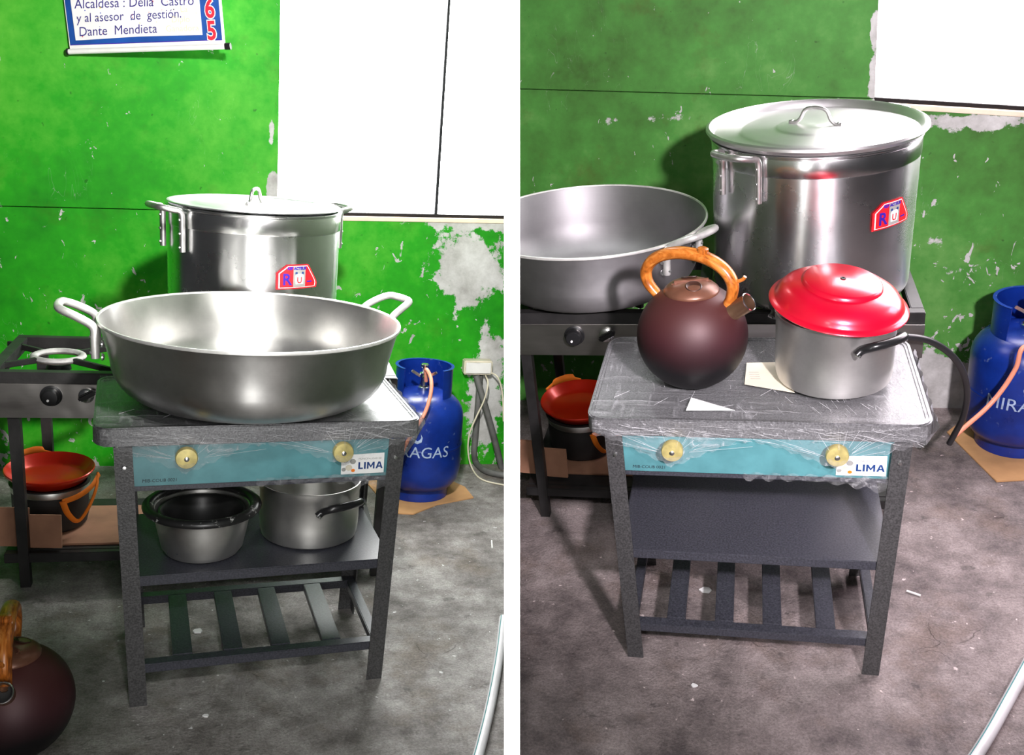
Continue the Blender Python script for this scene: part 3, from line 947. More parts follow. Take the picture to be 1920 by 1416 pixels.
# ------------------------------------------------------------------ medium pots with black handles
def bakelite_handle(root, ang, r, z):
    A = Matrix.Rotation(math.radians(ang), 4, 'Z')
    w = 0.054
    pts = [A @ Vector((r + 0.004 - 0.002, -w - 0.012, z - 0.012)), A @ Vector((r + 0.006, -w, z - 0.002)), A @ Vector((r + 0.024, -w * 0.8, z + 0.008)), A @ Vector((r + 0.034, -w * 0.3, z + 0.011)),
           A @ Vector((r + 0.034, w * 0.3, z + 0.011)), A @ Vector((r + 0.024, w * 0.8, z + 0.008)), A @ Vector((r + 0.006, w, z - 0.002)), A @ Vector((r + 0.002, w + 0.012, z - 0.012))]
    h = MB().tube(pts, 0.0098, 10, 5, flat=0.95).build('handle', 'black_bakelite', root)
    for s in (-1, 1):
        for d in (0.0, 0.016):
            M = A @ Matrix.Translation((r + 0.001, s * (w + 0.012 - d), z - 0.012 + d * 0.75)) @ Matrix.Rotation(PI / 2, 4, 'Y')
            MB().lathe([(0.003, 0), (0.003, 0.0125), (0, 0.0145)], 8, M=M).build('rivet', 'rivet', h)

def medium_pot(side, label, loc, r, h, ang, mat):
    root = thing('cooking_pot', label, 'pot', side, loc)
    prof = [(0, 0), (r * 0.88, 0), (r * 0.955, 0.006), (r * 0.985, 0.02), (r, 0.05), (r, h - 0.022), (r * 1.018, h - 0.019), (r * 1.022, h - 0.003), (r * 1.03, h), (r * 1.0, h), (r * 0.985, h - 0.02), (r * 0.97, h - 0.024), (r * 0.965, 0.03), (r * 0.9, 0.008), (0, 0.006)]
    MB().lathe(prof, 80).build('body', mat, root)
    bakelite_handle(root, ang, r, h - 0.034)
    bakelite_handle(root, ang + 180, r, h - 0.034)
    return root
medium_pot('L', 'open aluminium pot with black handle on the stand shelf, behind the black-rimmed basin', (0.136, -0.018, ZS + 0.001), 0.122, 0.146, -58, 'alu_dull')
medium_pot('R', 'aluminium pot with black handles under the red lid, beside the kettle', (0.172, -0.010, H_ + 0.0068), 0.127, 0.166, -50, 'alu_dull')

def red_lid():
    rot = Matrix.Rotation(math.radians(7), 3, 'Y') @ Matrix.Rotation(math.radians(5), 3, 'X')
    root = thing('pot_lid', 'shiny red domed lid with a stepped centre resting on the aluminium pot', 'lid', 'R', (0.175, -0.010, H_ + 0.005 + 0.180), rot=rot)
    L = 0.148
    prof = [(0, 0.060), (0.53 * L, 0.057), (0.565 * L, 0.053), (0.58 * L, 0.047), (0.62 * L, 0.045), (0.72 * L, 0.041), (0.83 * L, 0.031), (0.90 * L, 0.018), (0.915 * L, 0.010), (0.94 * L, 0.007), (0.99 * L, 0.004), (L, 0.001), (0.99 * L, -0.001), (0.90 * L, 0.002), (0.80 * L, 0.024), (0.6 * L, 0.04), (0, 0.052)]
    b = MB().lathe(prof, 96).build('dome', 'red_lid', root, angle=45)
    MB().lathe([(0.006, 0.0595), (0.006, 0.0618), (0.003, 0.0618), (0.003, 0.0600), (0, 0.0600)], 14).build('knob_hole', 'soot', b)
red_lid()

def basin():
    root = thing('black_rimmed_basin', 'dull aluminium basin with chipped black rim, front of the stand shelf', 'basin', 'L', (-0.117, -0.112, ZS + 0.001))
    r = 0.100
    h = 0.118
    body = MB().lathe([(0, 0), (0.072, 0), (0.084, 0.005), (0.093, 0.018), (0.104, 0.07), (0.110, h - 0.012), (0.124, h - 0.004), (0.124, h), (0.106, h - 0.006), (0.100, 0.07), (0.088, 0.016), (0, 0.008)], 72).build('body', 'alu_dull', root)
    n = NT('chipped_rim')
    c = n.noise(60, 5, 0.7)
    n.set(Base_Color=n.ramp(c, [(0.60, (0.012, 0.012, 0.012)), (0.68, (0.5, 0.5, 0.48))]), Roughness=0.35)
    MAT['chipped_rim'] = n.m
    rp = [(0.1215 + 0.0135 * math.cos(a), h - 0.002 + 0.0095 * math.sin(a)) for a in [2 * PI * i / 14 for i in range(14)]]
    MB().lathe(rp, 72, closed=True).build('rolled_rim', 'chipped_rim', body)
    MB().lathe([(0, 0.020), (0.070, 0.020), (0.084, 0.034), (0.090, h - 0.020), (0.097, h - 0.016), (0.099, h - 0.012), (0.094, h - 0.012), (0.086, h - 0.022), (0.080, 0.036), (0, 0.026)], 72).build('inner_bowl', 'chip_enamel', root)
    flat_text('size_mark', '1    3.60', 0.013, Matrix.Rotation(math.radians(-14), 4, 'Z') @ Matrix.Translation((-0.055, -0.0905, 0.026)), 'dark_ink', body)
basin()

# ------------------------------------------------------------------ kettles
def kettle(side, label, loc, rz):
    root = thing('kettle', label, 'kettle', side, loc, rz)
    R = 0.124
    cz = 0.108
    prof = [(0, 0)] + [(R * math.cos(a), cz + R * 0.99 * math.sin(a)) for a in [math.radians(-60 + 129 * i / 30) for i in range(31)]]
    prof += [(0.040, cz + R * 0.955), (0, cz + R * 0.955)]
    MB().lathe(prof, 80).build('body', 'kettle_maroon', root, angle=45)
    zt = cz + R * 0.92
    ld = MB().lathe([(0.060, zt - 0.012), (0.0615, zt - 0.006), (0.060, zt - 0.001), (0.050, zt + 0.008), (0.036, zt + 0.014), (0.020, zt + 0.0165), (0, zt + 0.017)], 56).build('lid', 'kettle_lid', root, angle=50)
    # two finger hollows either side of a grip bridge
    MB().box(-0.044, 0.044, -0.007, 0.007, zt + 0.006, zt + 0.0205, M=Matrix.Rotation(math.radians(35), 4, 'Z')).build('lid_grip', 'kettle_lid', ld, 0.006)
    for s in (-1, 1):
        M = Matrix.Rotation(math.radians(35), 4, 'Z') @ Matrix.Translation((0.0, s * 0.029, zt + 0.0150)) @ Matrix.Rotation(s * math.radians(-20), 4, 'X')
        MB().lathe([(0.0185, 0), (0.0165, 0.0016), (0.013, -0.0006), (0, -0.0015)], 20, M=M).build('finger_hollow', 'kettle_hollow', ld)
    # arch handle with a wood print
    k = [(-0.082, 0, cz + 0.085), (-0.106, 0, cz + 0.112), (-0.110, 0, cz + 0.143), (-0.084, 0, cz + 0.175), (-0.030, 0, cz + 0.193), (0.030, 0, cz + 0.190), (0.074, 0, cz + 0.170), (0.096, 0, cz + 0.140), (0.095, 0, cz + 0.110), (0.084, 0, cz + 0.085)]
    n_ = len(catmull([Vector(p) for p in k], 6))
    rad = [0.0125 + 0.0045 * math.sin(PI * i / (n_ - 1)) ** 0.6 for i in range(n_)]
    hd = MB().tube(k, rad, 14, 6, flat=0.82).build('handle', 'wood_print', root)
    M = Matrix.Translation((0.028, 0, cz + 0.205)) @ Matrix.Rotation(math.radians(8), 4, 'Y')
    MB().lathe([(0.0115, -0.008), (0.0125, 0.002), (0.012, 0.005), (0.009, 0.0065), (0, 0.0065)], 20, M=M).build('whistle_button', 'wood_print', hd)
    MB().tube([(0.102, 0, cz + 0.142), (0.119, 0, cz + 0.150), (0.125, 0, cz + 0.158)], 0.0042, 8, 3).build('spout_lever', 'wood_print', hd)
    MB().bar((0.085, 0, cz + 0.10), (0.106, 0, cz + 0.085), 0.014, 0.008, up=(1, 0, 1)).build('handle_clamp', 'kettle_tin', hd, 0.002)
    # short straight spout
    d = Vector((0.80, 0, 0.60)).normalized()
    q = d.to_track_quat('Z', 'Y').to_matrix().to_4x4()
    M = Matrix.Translation(Vector((0, 0, cz)) + d * 0.108) @ q
    sp = MB().lathe([(0.026, 0.0), (0.0225, 0.008), (0.0205, 0.012), (0.0195, 0.056), (0.0205, 0.058), (0.0205, 0.060), (0.0188, 0.060), (0.0178, 0.052), (0.0175, 0.02), (0, 0.02)], 36, M=M).build('spout', 'kettle_tin', root)
    MB().lathe([(0.0206, 0.0585), (0.0214, 0.0605), (0.0198, 0.0615), (0.0186, 0.0605)], 36, closed=True, M=M).build('spout_rim', 'chrome', sp)
    MB().lathe([(0.0172, 0.024), (0, 0.024)], 24, M=M).build('spout_hollow', 'soot', sp)
    return root
kettle('R', 'round maroon kettle with wood-print arch handle on the film-wrapped tray', (-0.138, -0.024, H_ + 0.006), math.radians(-22))
kettle('L', 'round maroon kettle with wood-print arch handle standing on the dark concrete floor', (-0.487, -0.372, 0.001), math.radians(-84))

# ------------------------------------------------------------------ black stoves at the wall
def back_stove(side, label, zt, y0, x0, x1):
    root = thing('black_gas_stove', label, 'stove', side, (0, 0, 0))
    y1 = y0 + 0.44
    b = 0.032
    for xa, xb, ya, yb in ((x0, x1, y0, y0 + b), (x0, x1, y1 - b, y1), (x0, x0 + b, y0 + b, y1 - b), (x1 - b, x1, y0 + b, y1 - b), ((x0 + x1) / 2 - 0.016, (x0 + x1) / 2 + 0.016, y0 + b, y1 - b)):
        MB().box(xa, xb, ya, yb, zt - 0.034, zt).build('top_bar', 'black_iron', root, 0.002, smooth=False)
    pn = MB().box(x0 - 0.02, x1, y0 - 0.006, y0 - 0.002, zt - 0.124, zt - 0.030).build('control_panel', 'steel_panel', root, 0.0012, smooth=False)
    kx = {'L': at('L', 97, 741, 'y', y0), 'R': at('R', 1078, 627, 'y', y0)}[side]
    M = Matrix.Translation((kx.x, y0 - 0.006, kx.z)) @ Matrix.Rotation(PI / 2, 4, 'X')
    k = MB().lathe([(0.028, 0), (0.028, 0.004), (0.0235, 0.006), (0.0225, 0.022), (0.019, 0.027), (0, 0.029)], 30, M=M).build('knob', 'black_bakelite', root)
    MB().lathe([(0.0035, 0.028), (0.003, 0.031), (0, 0.031)], 8, M=M @ Matrix.Translation((-0.004, -0.006, 0))).build('pointer', 'sticker_white', k)
    M2 = Matrix.Translation((kx.x + 0.088, y0 - 0.006, kx.z + 0.002)) @ Matrix.Rotation(PI / 2, 4, 'X')
    k2 = MB().lathe([(0.020, 0), (0.020, 0.006), (0.014, 0.010), (0, 0.010)], 24, M=M2).build('knob', 'chrome', root)
    MB().bar((kx.x + 0.070, y0 - 0.022, kx.z - 0.006), (kx.x + 0.112, y0 - 0.022, kx.z + 0.018), 0.016, 0.016, up=(0, 1, 0)).build('lever', 'black_bakelite', k2, 0.004)
    for sx, lx_ in ((-1, x0 + 0.052), (1, x1 - 0.032)):
        for yy in (y0, y1 - 0.03):
            m = MB()
            sp = 0.018 * -sx
            vs = [(lx_ + sp + a, yy + c, 0) for a, c in ((0, 0), (0.026, 0), (0.026, 0.028), (0, 0.028))] + [(lx_ + a, yy + c, zt - 0.034) for a, c in ((0, 0), (0.03, 0), (0.03, 0.03), (0, 0.03))]
            m.add(vs, [(3, 2, 1, 0), (4, 5, 6, 7), (0, 1, 5, 4), (1, 2, 6, 5), (2, 3, 7, 6), (3, 0, 4, 7)]).build('leg', 'black_iron', root, smooth=False)
    MB().box(x0 + 0.03, x1 - 0.03, y0 + 0.004, y0 + 0.026, 0.072, 0.100).build('shelf_rail', 'black_iron', root, 0.002, smooth=False)
    MB().box(x0 + 0.03, x1 - 0.03, y0 + 0.028, y1 - 0.03, 0.094, 0.100).build('shelf', 'black_iron', root, 0.002, smooth=False)
    # burners: a cast ring held by bars to the frame
    for cx in (-0.542 if side == 'L' else -0.458, x0 * 0.25 + x1 * 0.75):
        cy = (y0 + y1) / 2
        rg = MB().lathe([(0.064 + 0.011 * math.cos(a), zt - 0.010 + 0.009 * math.sin(a)) for a in [2 * PI * i / 10 for i in range(10)]], 40, closed=True, M=Matrix.Translation((cx, cy, 0))).build('burner_ring', 'cast_ring', root)
        MB().lathe([(0, zt - 0.03), (0.03, zt - 0.03), (0.034, zt - 0.046), (0.02, zt - 0.06), (0, zt - 0.06)], 24, M=Matrix.Translation((cx, cy, 0))).build('burner', 'black_iron', root)
        for a in (45, 135, 225, 315):
            ca, sa = math.cos(math.radians(a)), math.sin(math.radians(a))
            MB().bar((cx + 0.07 * ca, cy + 0.07 * sa, zt - 0.010), (cx + 0.205 * ca * 1.1, cy + 0.205 * sa, zt - 0.010), 0.014, 0.016).build('grate_bar', 'black_iron', rg, 0.002, smooth=False)
    return root
back_stove('L', 'black iron gas stove with a bare burner ring against the bright green wall', 0.620, 0.38, -0.69, 0.40)
back_stove('R', 'black iron gas stove with steel control panel, holding the wide pan and the lidded stockpot', 0.671, 0.36, -0.69, 0.42)

def under_stove(side, pos, lab_pot, lab_dish, lab_cloth, lab_board, lab_flap, px):
    z = 0.101
    x, y = pos
    bo = MB().box(-0.12, 0.20, -0.165, 0.12, 0, 0.006).build('cardboard_sheet', 'old_cardboard', None, 0.001, smooth=False)
    put(bo, side, (x + 0.055, y + 0.01, z), 0.0)
    tag(bo, lab_board, 'cardboard')
    p = thing('sooty_pot', lab_pot, 'pot', side, (x, y, z + 0.007))
    h = 0.128
    MB().lathe([(0, 0), (0.088, 0), (0.098, 0.008), (0.103, 0.03), (0.105, h), (0.110, h + 0.003), (0.110, h + 0.006), (0.101, h + 0.006), (0.098, 0.012), (0, 0.008)], 56).build('body', 'soot', p)
    MB().lathe([(0.1055, h - 0.018), (0.1062, h - 0.016), (0.1062, h - 0.002), (0.1055, h)], 56).build('bare_band', 'alu_dull', p)
    d = MB().lathe([(0, 0.012), (0.086, 0.012), (0.098, 0.020), (0.112, 0.036), (0.121, 0.043), (0.123, 0.041), (0.122, 0.036), (0.113, 0.028), (0.100, 0.010), (0.088, 0.004), (0, 0.004)], 64).build('red_dish', 'red_dish', None, angle=50)
    put(d, side, (x, y, z + h + 0.010), rot=Matrix.Rotation(math.radians(3), 3, 'X'))
    tag(d, lab_dish, 'lid')
    # a strip of orange cloth tied through, hanging in a loop at the front right
    c = thing('orange_cloth', lab_cloth, 'cloth', side, (x, y, z + h + 0.010))
    A = lambda a, r, zz: (r * 1.055 * math.cos(math.radians(a)), r * 1.055 * math.sin(math.radians(a)), zz)
    MB().tube([A(-8, 0.128, 0.030), A(-20, 0.132, -0.010), A(-34, 0.128, -0.060), A(-48, 0.124, -0.088), A(-60, 0.122, -0.060), A(-66, 0.120, -0.020)], 0.0042, 8, 6, flat=2.4).build('hanging_loop', 'orange_cloth', c)
    MB().tube([A(-66, 0.120, -0.022), A(-46, 0.124, -0.012), A(-26, 0.128, 0.004), A(-8, 0.130, 0.026)], 0.0035, 8, 6, flat=2.4).build('cloth_band', 'orange_cloth', c)
    MB().tube([A(150, 0.131, 0.034), A(130, 0.134, 0.046), A(112, 0.134, 0.046), A(98, 0.131, 0.036)], [0.003, 0.006, 0.007, 0.003], 8, 5, flat=2.2).build('knot', 'orange_cloth', c)
    f = MB().box(-0.10, 0.035, -0.004, 0.004, 0, 0.115).box(0.037, 0.12, -0.012, -0.004, 0, 0.098).build('cardboard_flap', 'old_cardboard', None, 0.001, smooth=False)
    q = at(side, px, 1000, 'y', y - 0.11) if side == 'L' else at(side, px, 880, 'y', y - 0.13)
    put(f, side, (q.x, y - 0.165, z + 0.007), math.radians(-5))
    tag(f, lab_flap, 'cardboard')
under_stove('L', (-0.572, 0.585), 'sooty black pot under the red dish on the bright-bay stove shelf', 'shiny red dish lying hollow side up on the sooty pot by the bright green wall',
            'orange cloth strip hanging in a loop from the glossy red dish', 'brown cardboard sheet on the low shelf beneath the bare burner', 'folded cardboard piece propped before the sooty pot, near the picture edge', 40)
under_stove('R', (-0.520, 0.60), 'dark pot mostly hidden behind the kettle stand tray corner', 'dull red dish on the dark pot, half hidden by the kettle stand tray',
            'orange cloth scrap on the dull red dish behind the kettle stand', 'cardboard sheet on the low shelf beneath the pan stove', 'folded cardboard piece on the pan stove shelf next to the white partition', 1000)

# ------------------------------------------------------------------ gas cylinders
def cylinder(side, label, loc, rz, hose, lab_card, card):
    root = thing('gas_cylinder', label, 'gas cylinder', side, (loc[0], loc[1], loc[2]), rz)
    R = 0.150
    zb, zs = 0.050, 0.300
    prof = [(0, 0.03), (0.09, 0.032), (0.125, 0.045), (0.143, 0.070), (R, 0.105), (R, zs)]
    for i in range(1, 9):
        a = PI / 2 * i / 8
        prof.append((R - 0.10 * (1 - math.cos(a)) if i < 8 else 0.05, zs + 0.092 * math.sin(a)))
    prof += [(0, zs + 0.095)]
    body = MB().lathe(prof, 80).build('body', 'cylinder_blue', root)
    MB().lathe([(R + 0.0003, 0.196), (R + 0.0015, 0.199), (R + 0.0015, 0.203), (R + 0.0003, 0.206)], 80).build('weld_seam', 'cylinder_blue', body)
    MB().lathe([(0.104, 0.0), (0.110, 0.0), (0.110, 0.012), (0.107, 0.05), (0.102, 0.05), (0.104, 0.012)], 64, closed=True).build('foot_ring', 'cylinder_blue', root)
    # collar with a front opening
    m = MB()
    N = 72
    r0, t = 0.098, 0.004
    z0, z1 = zs + 0.055, zs + 0.185
    vs, fs = [], []
    gap0, gap1 = 270 - 42, 270 + 46                      # opening in degrees, front is 270
    for i in range(N):
        a = 360 * i / N
        inside = gap0 < a < gap1
        e = min(abs(a - gap0), abs(a - gap1))
        low = z0 if not inside else z1 - 0.030
        ca, sa = math.cos(math.radians(a)), math.sin(math.radians(a))
        zz = [low, z1 - 0.006, z1]
        vs += [((r0 + t) * ca, (r0 + t) * sa, low), ((r0 + t) * ca, (r0 + t) * sa, z1 - 0.004), ((r0 + t + 0.004) * ca, (r0 + t + 0.004) * sa, z1), ((r0 - 0.003) * ca, (r0 - 0.003) * sa, z1), (r0 * ca, r0 * sa, z1 - 0.006), (r0 * ca, r0 * sa, low)]
    keep = [not (gap0 + 2 < 360 * i / N < gap1 - 2) for i in range(N)]
    for i in range(N):
        j = (i + 1) % N
        if keep[i] and keep[j]:
            fs += [(i * 6 + k, j * 6 + k, j * 6 + (k + 1) % 6, i * 6 + (k + 1) % 6) for k in range(6)]
    for i in range(N):
        if keep[i] and (not keep[(i + 1) % N] or not keep[i - 1]):
            fs.append(tuple(i * 6 + k for k in range(6)))
    if side == 'L':
        pass
    m.add(vs, fs)
    bmv = m.build('collar', 'cylinder_blue', root)
    bm = bmesh.new(); bm.from_mesh(bmv.data)
    bmesh.ops.delete(bm, geom=[v for v in bm.verts if not v.link_faces], context='VERTS')
    bm.to_mesh(bmv.data); bm.free()
    # valve and regulator
    zv = zs + 0.092
    v = MB().lathe([(0, zv), (0.022, zv), (0.022, zv + 0.012), (0.012, zv + 0.016), (0.012, zv + 0.045), (0.018, zv + 0.048), (0.018, zv + 0.064), (0.008, zv + 0.068), (0.008, zv + 0.082), (0.014, zv + 0.084), (0.0145, zv + 0.094), (0.012, zv + 0.097), (0, zv + 0.097)], 24).build('valve', 'chrome', root)
    for s in (-1, 1):
        MB().bar((s * 0.014, -0.006, zv + 0.052), (s * 0.046, -0.012, zv + 0.072), 0.006, 0.010).build('wing', 'chrome', v, 0.0015)
    MB().lathe([(0.010, 0), (0.010, 0.024), (0.007, 0.028), (0, 0.028)], 16, M=Matrix.Translation((0.006, -0.012, zv + 0.056)) @ Matrix.Rotation(math.radians(100), 4, 'X')).build('outlet_nut', 'chrome', v)
    MB().lathe([(0.016, 0), (0.016, 0.02), (0, 0.022)], 20, M=Matrix.Translation((0, 0, zv - 0.004))).build('valve_base', 'soot', v)
    # stencilled lettering and flame mark
    for s, size, x, z in (('MIRAGAS', 0.058, 0.0, 0.183),):
        me = text_mesh(s, size, 'CENTER', 0.05, 0.0)
        obj('lettering', xform(bend(me, R + 0.0022), Matrix.Translation((0, 0, z))), 'stencil_white', body)
    fl = [(0.0, -0.024), (0.015, -0.016), (0.018, 0.0), (0.011, 0.014), (0.013, 0.0), (0.007, -0.009), (-0.001, -0.013), (-0.010, -0.005), (-0.008, 0.010), (0.0, 0.024), (-0.013, 0.013), (-0.018, -0.003), (-0.013, -0.018)]
    obj('flame_mark', xform(bend(poly_mesh('flame_mark', fl), R + 0.0022), Matrix.Translation((0, 0, 0.258))), 'stencil_white', body)
    h = MB().tube(hose, 0.0068, 10, 8).build('gas_hose', 'orange_hose', None)
    put(h, side)
    tag(h, 'orange gas hose curving down from the cylinder valve beside the ' + ('wide pan' if side == 'L' else 'kettle stand'), 'hose')
    c = MB().slab(card, 0.0, 0.005).build('cardboard_mat', 'cardboard', None, 0.001, smooth=False)
    put(c, side)
    tag(c, lab_card, 'cardboard')

cl = (0.598, 1.06, 0.006)
zv = cl[2] + 0.300 + 0.092 + 0.056
cylinder('L', 'blue gas cylinder with open collar standing below the chipped wall patch', cl, math.radians(-14),
         [(cl[0] - 0.002, cl[1] - 0.050, zv - 0.010)] + [tuple(at('L', a, b, 'y', yy)) for a, b, yy in ((799, 693, 0.985), (807, 706, 0.955), (809, 726, 0.92), (805, 750, 0.895), (796, 776, 0.88), (778, 806, 0.86), (756, 845, 0.84), (744, 900, 0.82), (744, 950, 0.80))],
         'torn brown cardboard mat under the gas cylinder by the wire box', [(p.x, p.y) for p in [at('L', a, b, 'z', 0) for a, b in ((676, 893), (735, 964), (775, 966), (820, 948), (888, 935), (872, 915), (850, 905), (800, 893))]])
cr = (0.802, 0.885, 0.006)
zv = cr[2] + 0.300 + 0.092 + 0.056
cylinder('R', 'dark blue gas cylinder cut by the picture edge, beside the pink lit wall', cr, math.radians(-4),
         [(cr[0] + 0.004, cr[1] - 0.050, zv - 0.010), (cr[0] + 0.02, cr[1] - 0.09, zv - 0.01), (cr[0] + 0.038, cr[1] - 0.15, zv - 0.05)] + [tuple(at('R', a, b, 'y', yy)) for a, b, yy in ((1921, 650, 0.700), (1905, 690, 0.690), (1880, 730, 0.680), (1850, 765, 0.66), (1815, 796, 0.625), (1786, 821, 0.59))],
         'flat brown cardboard mat under the edge-cut gas cylinder', [(p.x, p.y) for p in [at('R', a, b, 'z', 0) for a, b in ((1775, 812), (1868, 905), (1960, 900), (2010, 850), (1960, 780), (1830, 770))]])

# black rubber hose from the kettle stand towards the wall
hs = [tuple(at('R', a, b, 'y', yy)) for a, b, yy in ((1640, 650, 0.275), (1672, 640, 0.28), (1700, 632, 0.29), (1745, 640, 0.33), (1786, 668, 0.38), (1808, 705, 0.44), (1813, 745, 0.49), (1805, 784, 0.53), (1792, 810, 0.56), (1780, 832, 0.575))]
h = MB().tube(hs, 0.0088, 12, 8).build('rubber_hose', 'dark_rubber')
put(h, 'R')
tag(h, 'thick black rubber hose arching from behind the red-lidded pot to the floor', 'hose')

# ------------------------------------------------------------------ papers under the film on the kettle stand
for nm, pts, mt, lb in (('instruction_sheet', ((1400, 682), (1470, 680), (1490, 738), (1396, 722)), 'cream_paper', 'small printed cream paper lying between kettle and red-lidded pot'),
                        ('paper_scrap', ((1296, 747), (1378, 771), (1286, 771)), 'white_paper', 'white triangular paper scrap in front of the kettle')):
    P = [at('R', a, b, 'z', H_ + 0.004) for a, b in pts]
    o = MB().slab([(p.x, p.y) for p in reversed(P)], 0, 0.0008).build(nm, mt, None, smooth=False)
    put(o, 'R', (0, 0, H_ + 0.0054))
    tag(o, lb, 'paper')
    if nm == 'instruction_sheet':
        for i in range(4):
            p = at('R', 1404 + i, 699 + i * 4, 'z', H_ + 0.005)
            MB().box(p.x, p.x + 0.022, p.y - 0.001, p.y + 0.001, 0.0009, 0.0011).build('print_line', 'sticker_grey', o, smooth=False)

# ------------------------------------------------------------------ wall banner of the left bay
def banner():
    y_l, y_r = 1.345, 1.195
    A, B = at('L', 131, 96, 'y', y_l), at('L', 424, 86, 'y', y_r)
    ux = (B - A)
    wdt = ux.length
    ux.normalize()
    uz = Vector((0.03, 0, 1))
    uz = (uz - ux * uz.dot(ux)).normalized()
    uy = uz.cross(ux)
    rot = Matrix((ux, uy, uz)).transposed()
    root = thing('hanging_banner', 'hanging paper banner with handwriting, blue border and red digits, on the green wall', 'banner', 'L', A, rot=rot)
    k = wdt / 293.0                                     # metres per picture pixel here
    X = lambda px: (px - 131) * k
    Z = lambda py, px=131: (96 - 10 * (px - 131) / 293 - py) * k
    H = 0.42
    MB().box(0.002, wdt - 0.002, -0.0015, 0.0, 0.006, H).build('backing_sheet', 'white_plastic', root, smooth=False)
    MB().box(X(134), X(418), -0.003, -0.0016, Z(86), H).build('blue_sheet', 'poster_blue', root, smooth=False)
    MB().box(X(134), X(418), -0.0034, -0.0031, Z(86), Z(84.6)).build('red_line', 'sticker_violet', root, smooth=False)
    ps = MB().prism([(X(146), Z(78)), (X(262), Z(76) + 0.002), (X(300), Z(75)), (X(383), Z(76)), (X(384), H), (X(144), H)], -0.0060, -0.0034).build('handwritten_sheet', 'white_paper', root, smooth=False)
    M = lambda px, py, tilt: Matrix.Translation((X(px), -0.0066, Z(py, px))) @ Matrix.Rotation(math.radians(tilt), 4, 'Y')
    flat_text('lettering', 'Alcaldesa : Delia  Castro', 0.0425, M(151, 22, 0.3), 'navy_ink', ps, shear=0.12, sx=0.94)
    flat_text('lettering', 'y al asesor  de  gestión.', 0.0400, M(152, 46, -0.6), 'navy_ink', ps, shear=0.12, sx=0.93)
    flat_text('lettering', 'Dante  Mendieta', 0.0415, M(153, 70, -0.6), 'navy_ink', ps, shear=0.12, sx=0.94)
    flat_text('faint_lettering', 'La', 0.028, M(346, 28, 0), 'faint_ink', ps)
    flat_text('faint_lettering', 'Diplo', 0.028, M(328, 46, 0), 'faint_ink', ps)
    flat_text('faint_lettering', 'Ganadora', 0.028, M(316, 62, 0), 'faint_ink', ps)
    rnd = random.Random(11)
    for i in range(34):
        px, py = rnd.uniform(150, 380), rnd.uniform(2, 72)
        r = rnd.uniform(0.0010, 0.0022)
        MB().prism([(X(px) + r * math.cos(j * PI / 3), Z(py, px) + r * math.sin(j * PI / 3)) for j in range(6)], -0.0066, -0.0061).build('confetti_dot', ('dot_blue', 'dot_red', 'dot_yellow', 'dark_ink')[i % 4], ps, smooth=False)
    for s, py in (('6', 37), ('5', 75)):
        me = text_mesh(s, 0.082, 'CENTER', 0, 0.0055)
        for v in me.vertices:
            v.co = Vector((v.co.x * 0.80 + X(401), -0.0068, v.co.y + Z(py, 401)))
        d = obj('digit_outline', me, 'sticker_white', root)
        me = text_mesh(s, 0.082, 'CENTER', 0, 0.0022)
        for v in me.vertices:
            v.co = Vector((v.co.x * 0.80 + X(401), -0.0080, v.co.y + Z(py, 401)))
        obj('digit', me, 'poster_red', d)
    rod = MB().tube([(-0.002, -0.003, -0.002), (wdt - 0.001, -0.003, -0.002)], 0.0088, 16, 0).build('bottom_rod', 'white_plastic', root)
    for x in (-0.008, wdt - 0.002):
        MB().tube([(x, -0.003, -0.002), (x + 0.018 if x > 0 else x + 0.005, -0.003, -0.002)], 0.0112, 16, 0).build('end_cap', 'black_bakelite', rod)
banner()

# ------------------------------------------------------------------ wire box, conduits and wires of the left bay
def wiring():
    y = WY['L']
    A, B = at('L', 871, 676, 'y', y - 0.04), at('L', 922, 703, 'y', y - 0.04)
    bx = MB().box(A.x, B.x, y - 0.045, y, B.z, A.z).build('wire_box', 'ivory_box', None, 0.004)
    put(bx, 'L')
    tag(bx, 'small ivory electrical box on the flaking wall above the conduits', 'wire box')
    f = MB().box(A.x + 0.006, B.x - 0.006, y - 0.049, y - 0.0455, B.z + 0.006, A.z - 0.006).build('cover', 'white_plastic', bx, 0.002)
    W = lambda px, py, d: tuple(at('L', px, py, 'y', y - d))
    G = lambda px, py, r: tuple(at('L', px, py, 'z', r))
    c = MB().tube([W(900, 704, 0.022), W(896, 760, 0.022), W(891, 820, 0.022), W(889, 848, 0.024), G(893, 868, 0.012), G(908, 882, 0.012), G(930, 889, 0.012), G(952, 892, 0.012)], 0.0125, 12, 6).build('conduit', 'grey_conduit')
    put(c, 'L')
    tag(c, 'dark grey conduit dropping straight from the wire box and bending along the floor', 'conduit')
    c = MB().tube([W(893, 704, 0.04), W(905, 745, 0.055), W(921, 800, 0.055), W(934, 850, 0.055), W(942, 885, 0.055)], 0.0125, 12, 6).build('conduit', 'grey_conduit')
    put(c, 'L')
    tag(c, 'dark grey conduit slanting from the wire box across the straight one', 'conduit')
    w = MB().tube([W(910, 703, 0.03), W(915, 720, 0.075), W(908, 750, 0.075), W(893, 782, 0.075), W(880, 815, 0.07), W(878, 850, 0.06), G(886, 880, 0.004), G(905, 900, 0.004), G(950, 911, 0.004)], 0.0032, 8, 6).build('electric_wire', 'cream_wire')
    put(w, 'L')
    tag(w, 'thin cream wire looping from the wire box down to the floor', 'wire')
    w = MB().tube([W(921, 699, 0.03), W(932, 706, 0.06), W(939, 722, 0.06), W(943, 750, 0.06), W(944, 790, 0.06)], 0.0032, 8, 6).build('electric_wire', 'cream_wire')
    put(w, 'L')
    tag(w, 'thin cream wire leaving the wire box sideways towards the partition', 'wire')
wiring()

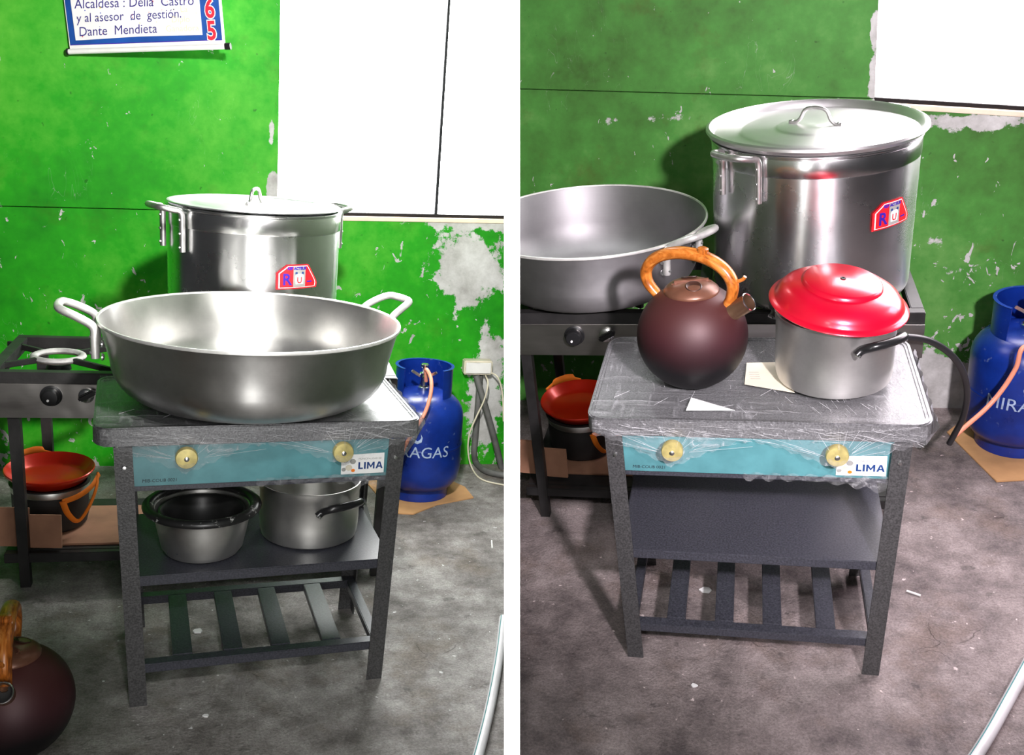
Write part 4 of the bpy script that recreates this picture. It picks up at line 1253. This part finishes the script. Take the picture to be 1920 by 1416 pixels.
# ------------------------------------------------------------------ things on the floor
def pipe(side, pts, r, label):
    P = [at(side, a, b, 'z', r) for a, b in pts]
    root = thing('plastic_pipe', label, 'pipe', side)
    tb = MB().tube(P, r, 16, 8)
    tb.build('tube', 'grey_pipe', root)
    off = [p + Vector((-r * 0.55, 0, r * 0.85)) for p in P]
    MB().tube(off, r * 0.10, 6, 8).build('stripe', 'teal_stripe', root)
plain('grey_pipe', (0.66, 0.65, 0.66), 0.4, 0.0, 0.12, 10)
pipe('L', ((880, 1470), (901, 1400), (922, 1310), (936, 1230), (944, 1160)), 0.0125, 'pale grey plastic pipe with teal stripe curving along the floor beside the partition')
pipe('R', ((1795, 1470), (1850, 1385), (1892, 1310), (1930, 1240)), 0.0135, 'pale plastic pipe lying across the corner of the pinkish floor')

def chip(side, px, py, s, label, seed):
    rnd = random.Random(seed)
    p = at(side, px, py, 'z', 0)
    poly = [(s * rnd.uniform(0.7, 1.1) * math.cos(2 * PI * i / 6), s * rnd.uniform(0.6, 1.0) * math.sin(2 * PI * i / 6)) for i in range(6)]
    o = MB().slab(poly, 0.0, 0.003).build('paper_chip', 'white_paper', None, smooth=False)
    put(o, side, (p.x, p.y, 0.001))
    tag(o, label, 'paper chip')
chip('L', 386, 1344, 0.008, 'small white paper chip on the floor before the wide-pan stand', 1)
chip('R', 1302, 1287, 0.008, 'small white paper chip on the floor before the kettle stand', 2)
chip('L', 370, 1185, 0.016, 'pale scrap on the floor seen between the slats of the wide-pan stand', 3)
chip('R', 1324, 1108, 0.018, 'pale scrap on the floor seen between the slats of the kettle stand', 4)
p, q = at('R', 1700, 1108, 'z', 0.003), at('R', 1726, 1117, 'z', 0.003)
o = MB().tube([p, q], 0.003, 8, 0).build('paper_straw', 'white_plastic')
put(o, 'R')
tag(o, 'short white stick lying on the pinkish floor by the kettle stand', 'stick')
p, q = at('L', 922, 1014, 'z', 0.003), at('L', 923, 1028, 'z', 0.003)
o = MB().tube([p, q], 0.0025, 8, 0).build('paper_straw', 'white_plastic')
put(o, 'L')
tag(o, 'tiny white stick on the pale floor below the cylinder mat', 'stick')

# ------------------------------------------------------------------ each bay ends at the partition
bpy.context.view_layer.update()
def side_of(o):
    while o.parent:
        o = o.parent
    return SIDE.get(o.name)
gone = []
for o in list(scene.objects):
    if o.type != 'MESH':
        continue
    s = side_of(o)
    if s not in ('L', 'R'):
        continue
    sg = -1 if s == 'L' else 1
    p0 = C2W(sg * (PT / 2 + 0.0006), 0, 2.5)
    no = CX * sg
    M = o.matrix_world
    d = [(M @ v.co - p0).dot(no) for v in o.data.vertices]
    if not d or min(d) >= 0:
        continue
    if max(d) <= 0:
        gone.append(o)
        continue
    if o.data.users > 1:
        o.data = o.data.copy()
    bm = bmesh.new()
    bm.from_mesh(o.data)
    Mi = M.inverted()
    bmesh.ops.bisect_plane(bm, geom=bm.verts[:] + bm.edges[:] + bm.faces[:], plane_co=Mi @ p0, plane_no=(Mi.to_3x3() @ no).normalized(), clear_inner=True)
    bm.to_mesh(o.data)
    bm.free()

for o in gone:
    bpy.data.objects.remove(o, do_unlink=True)
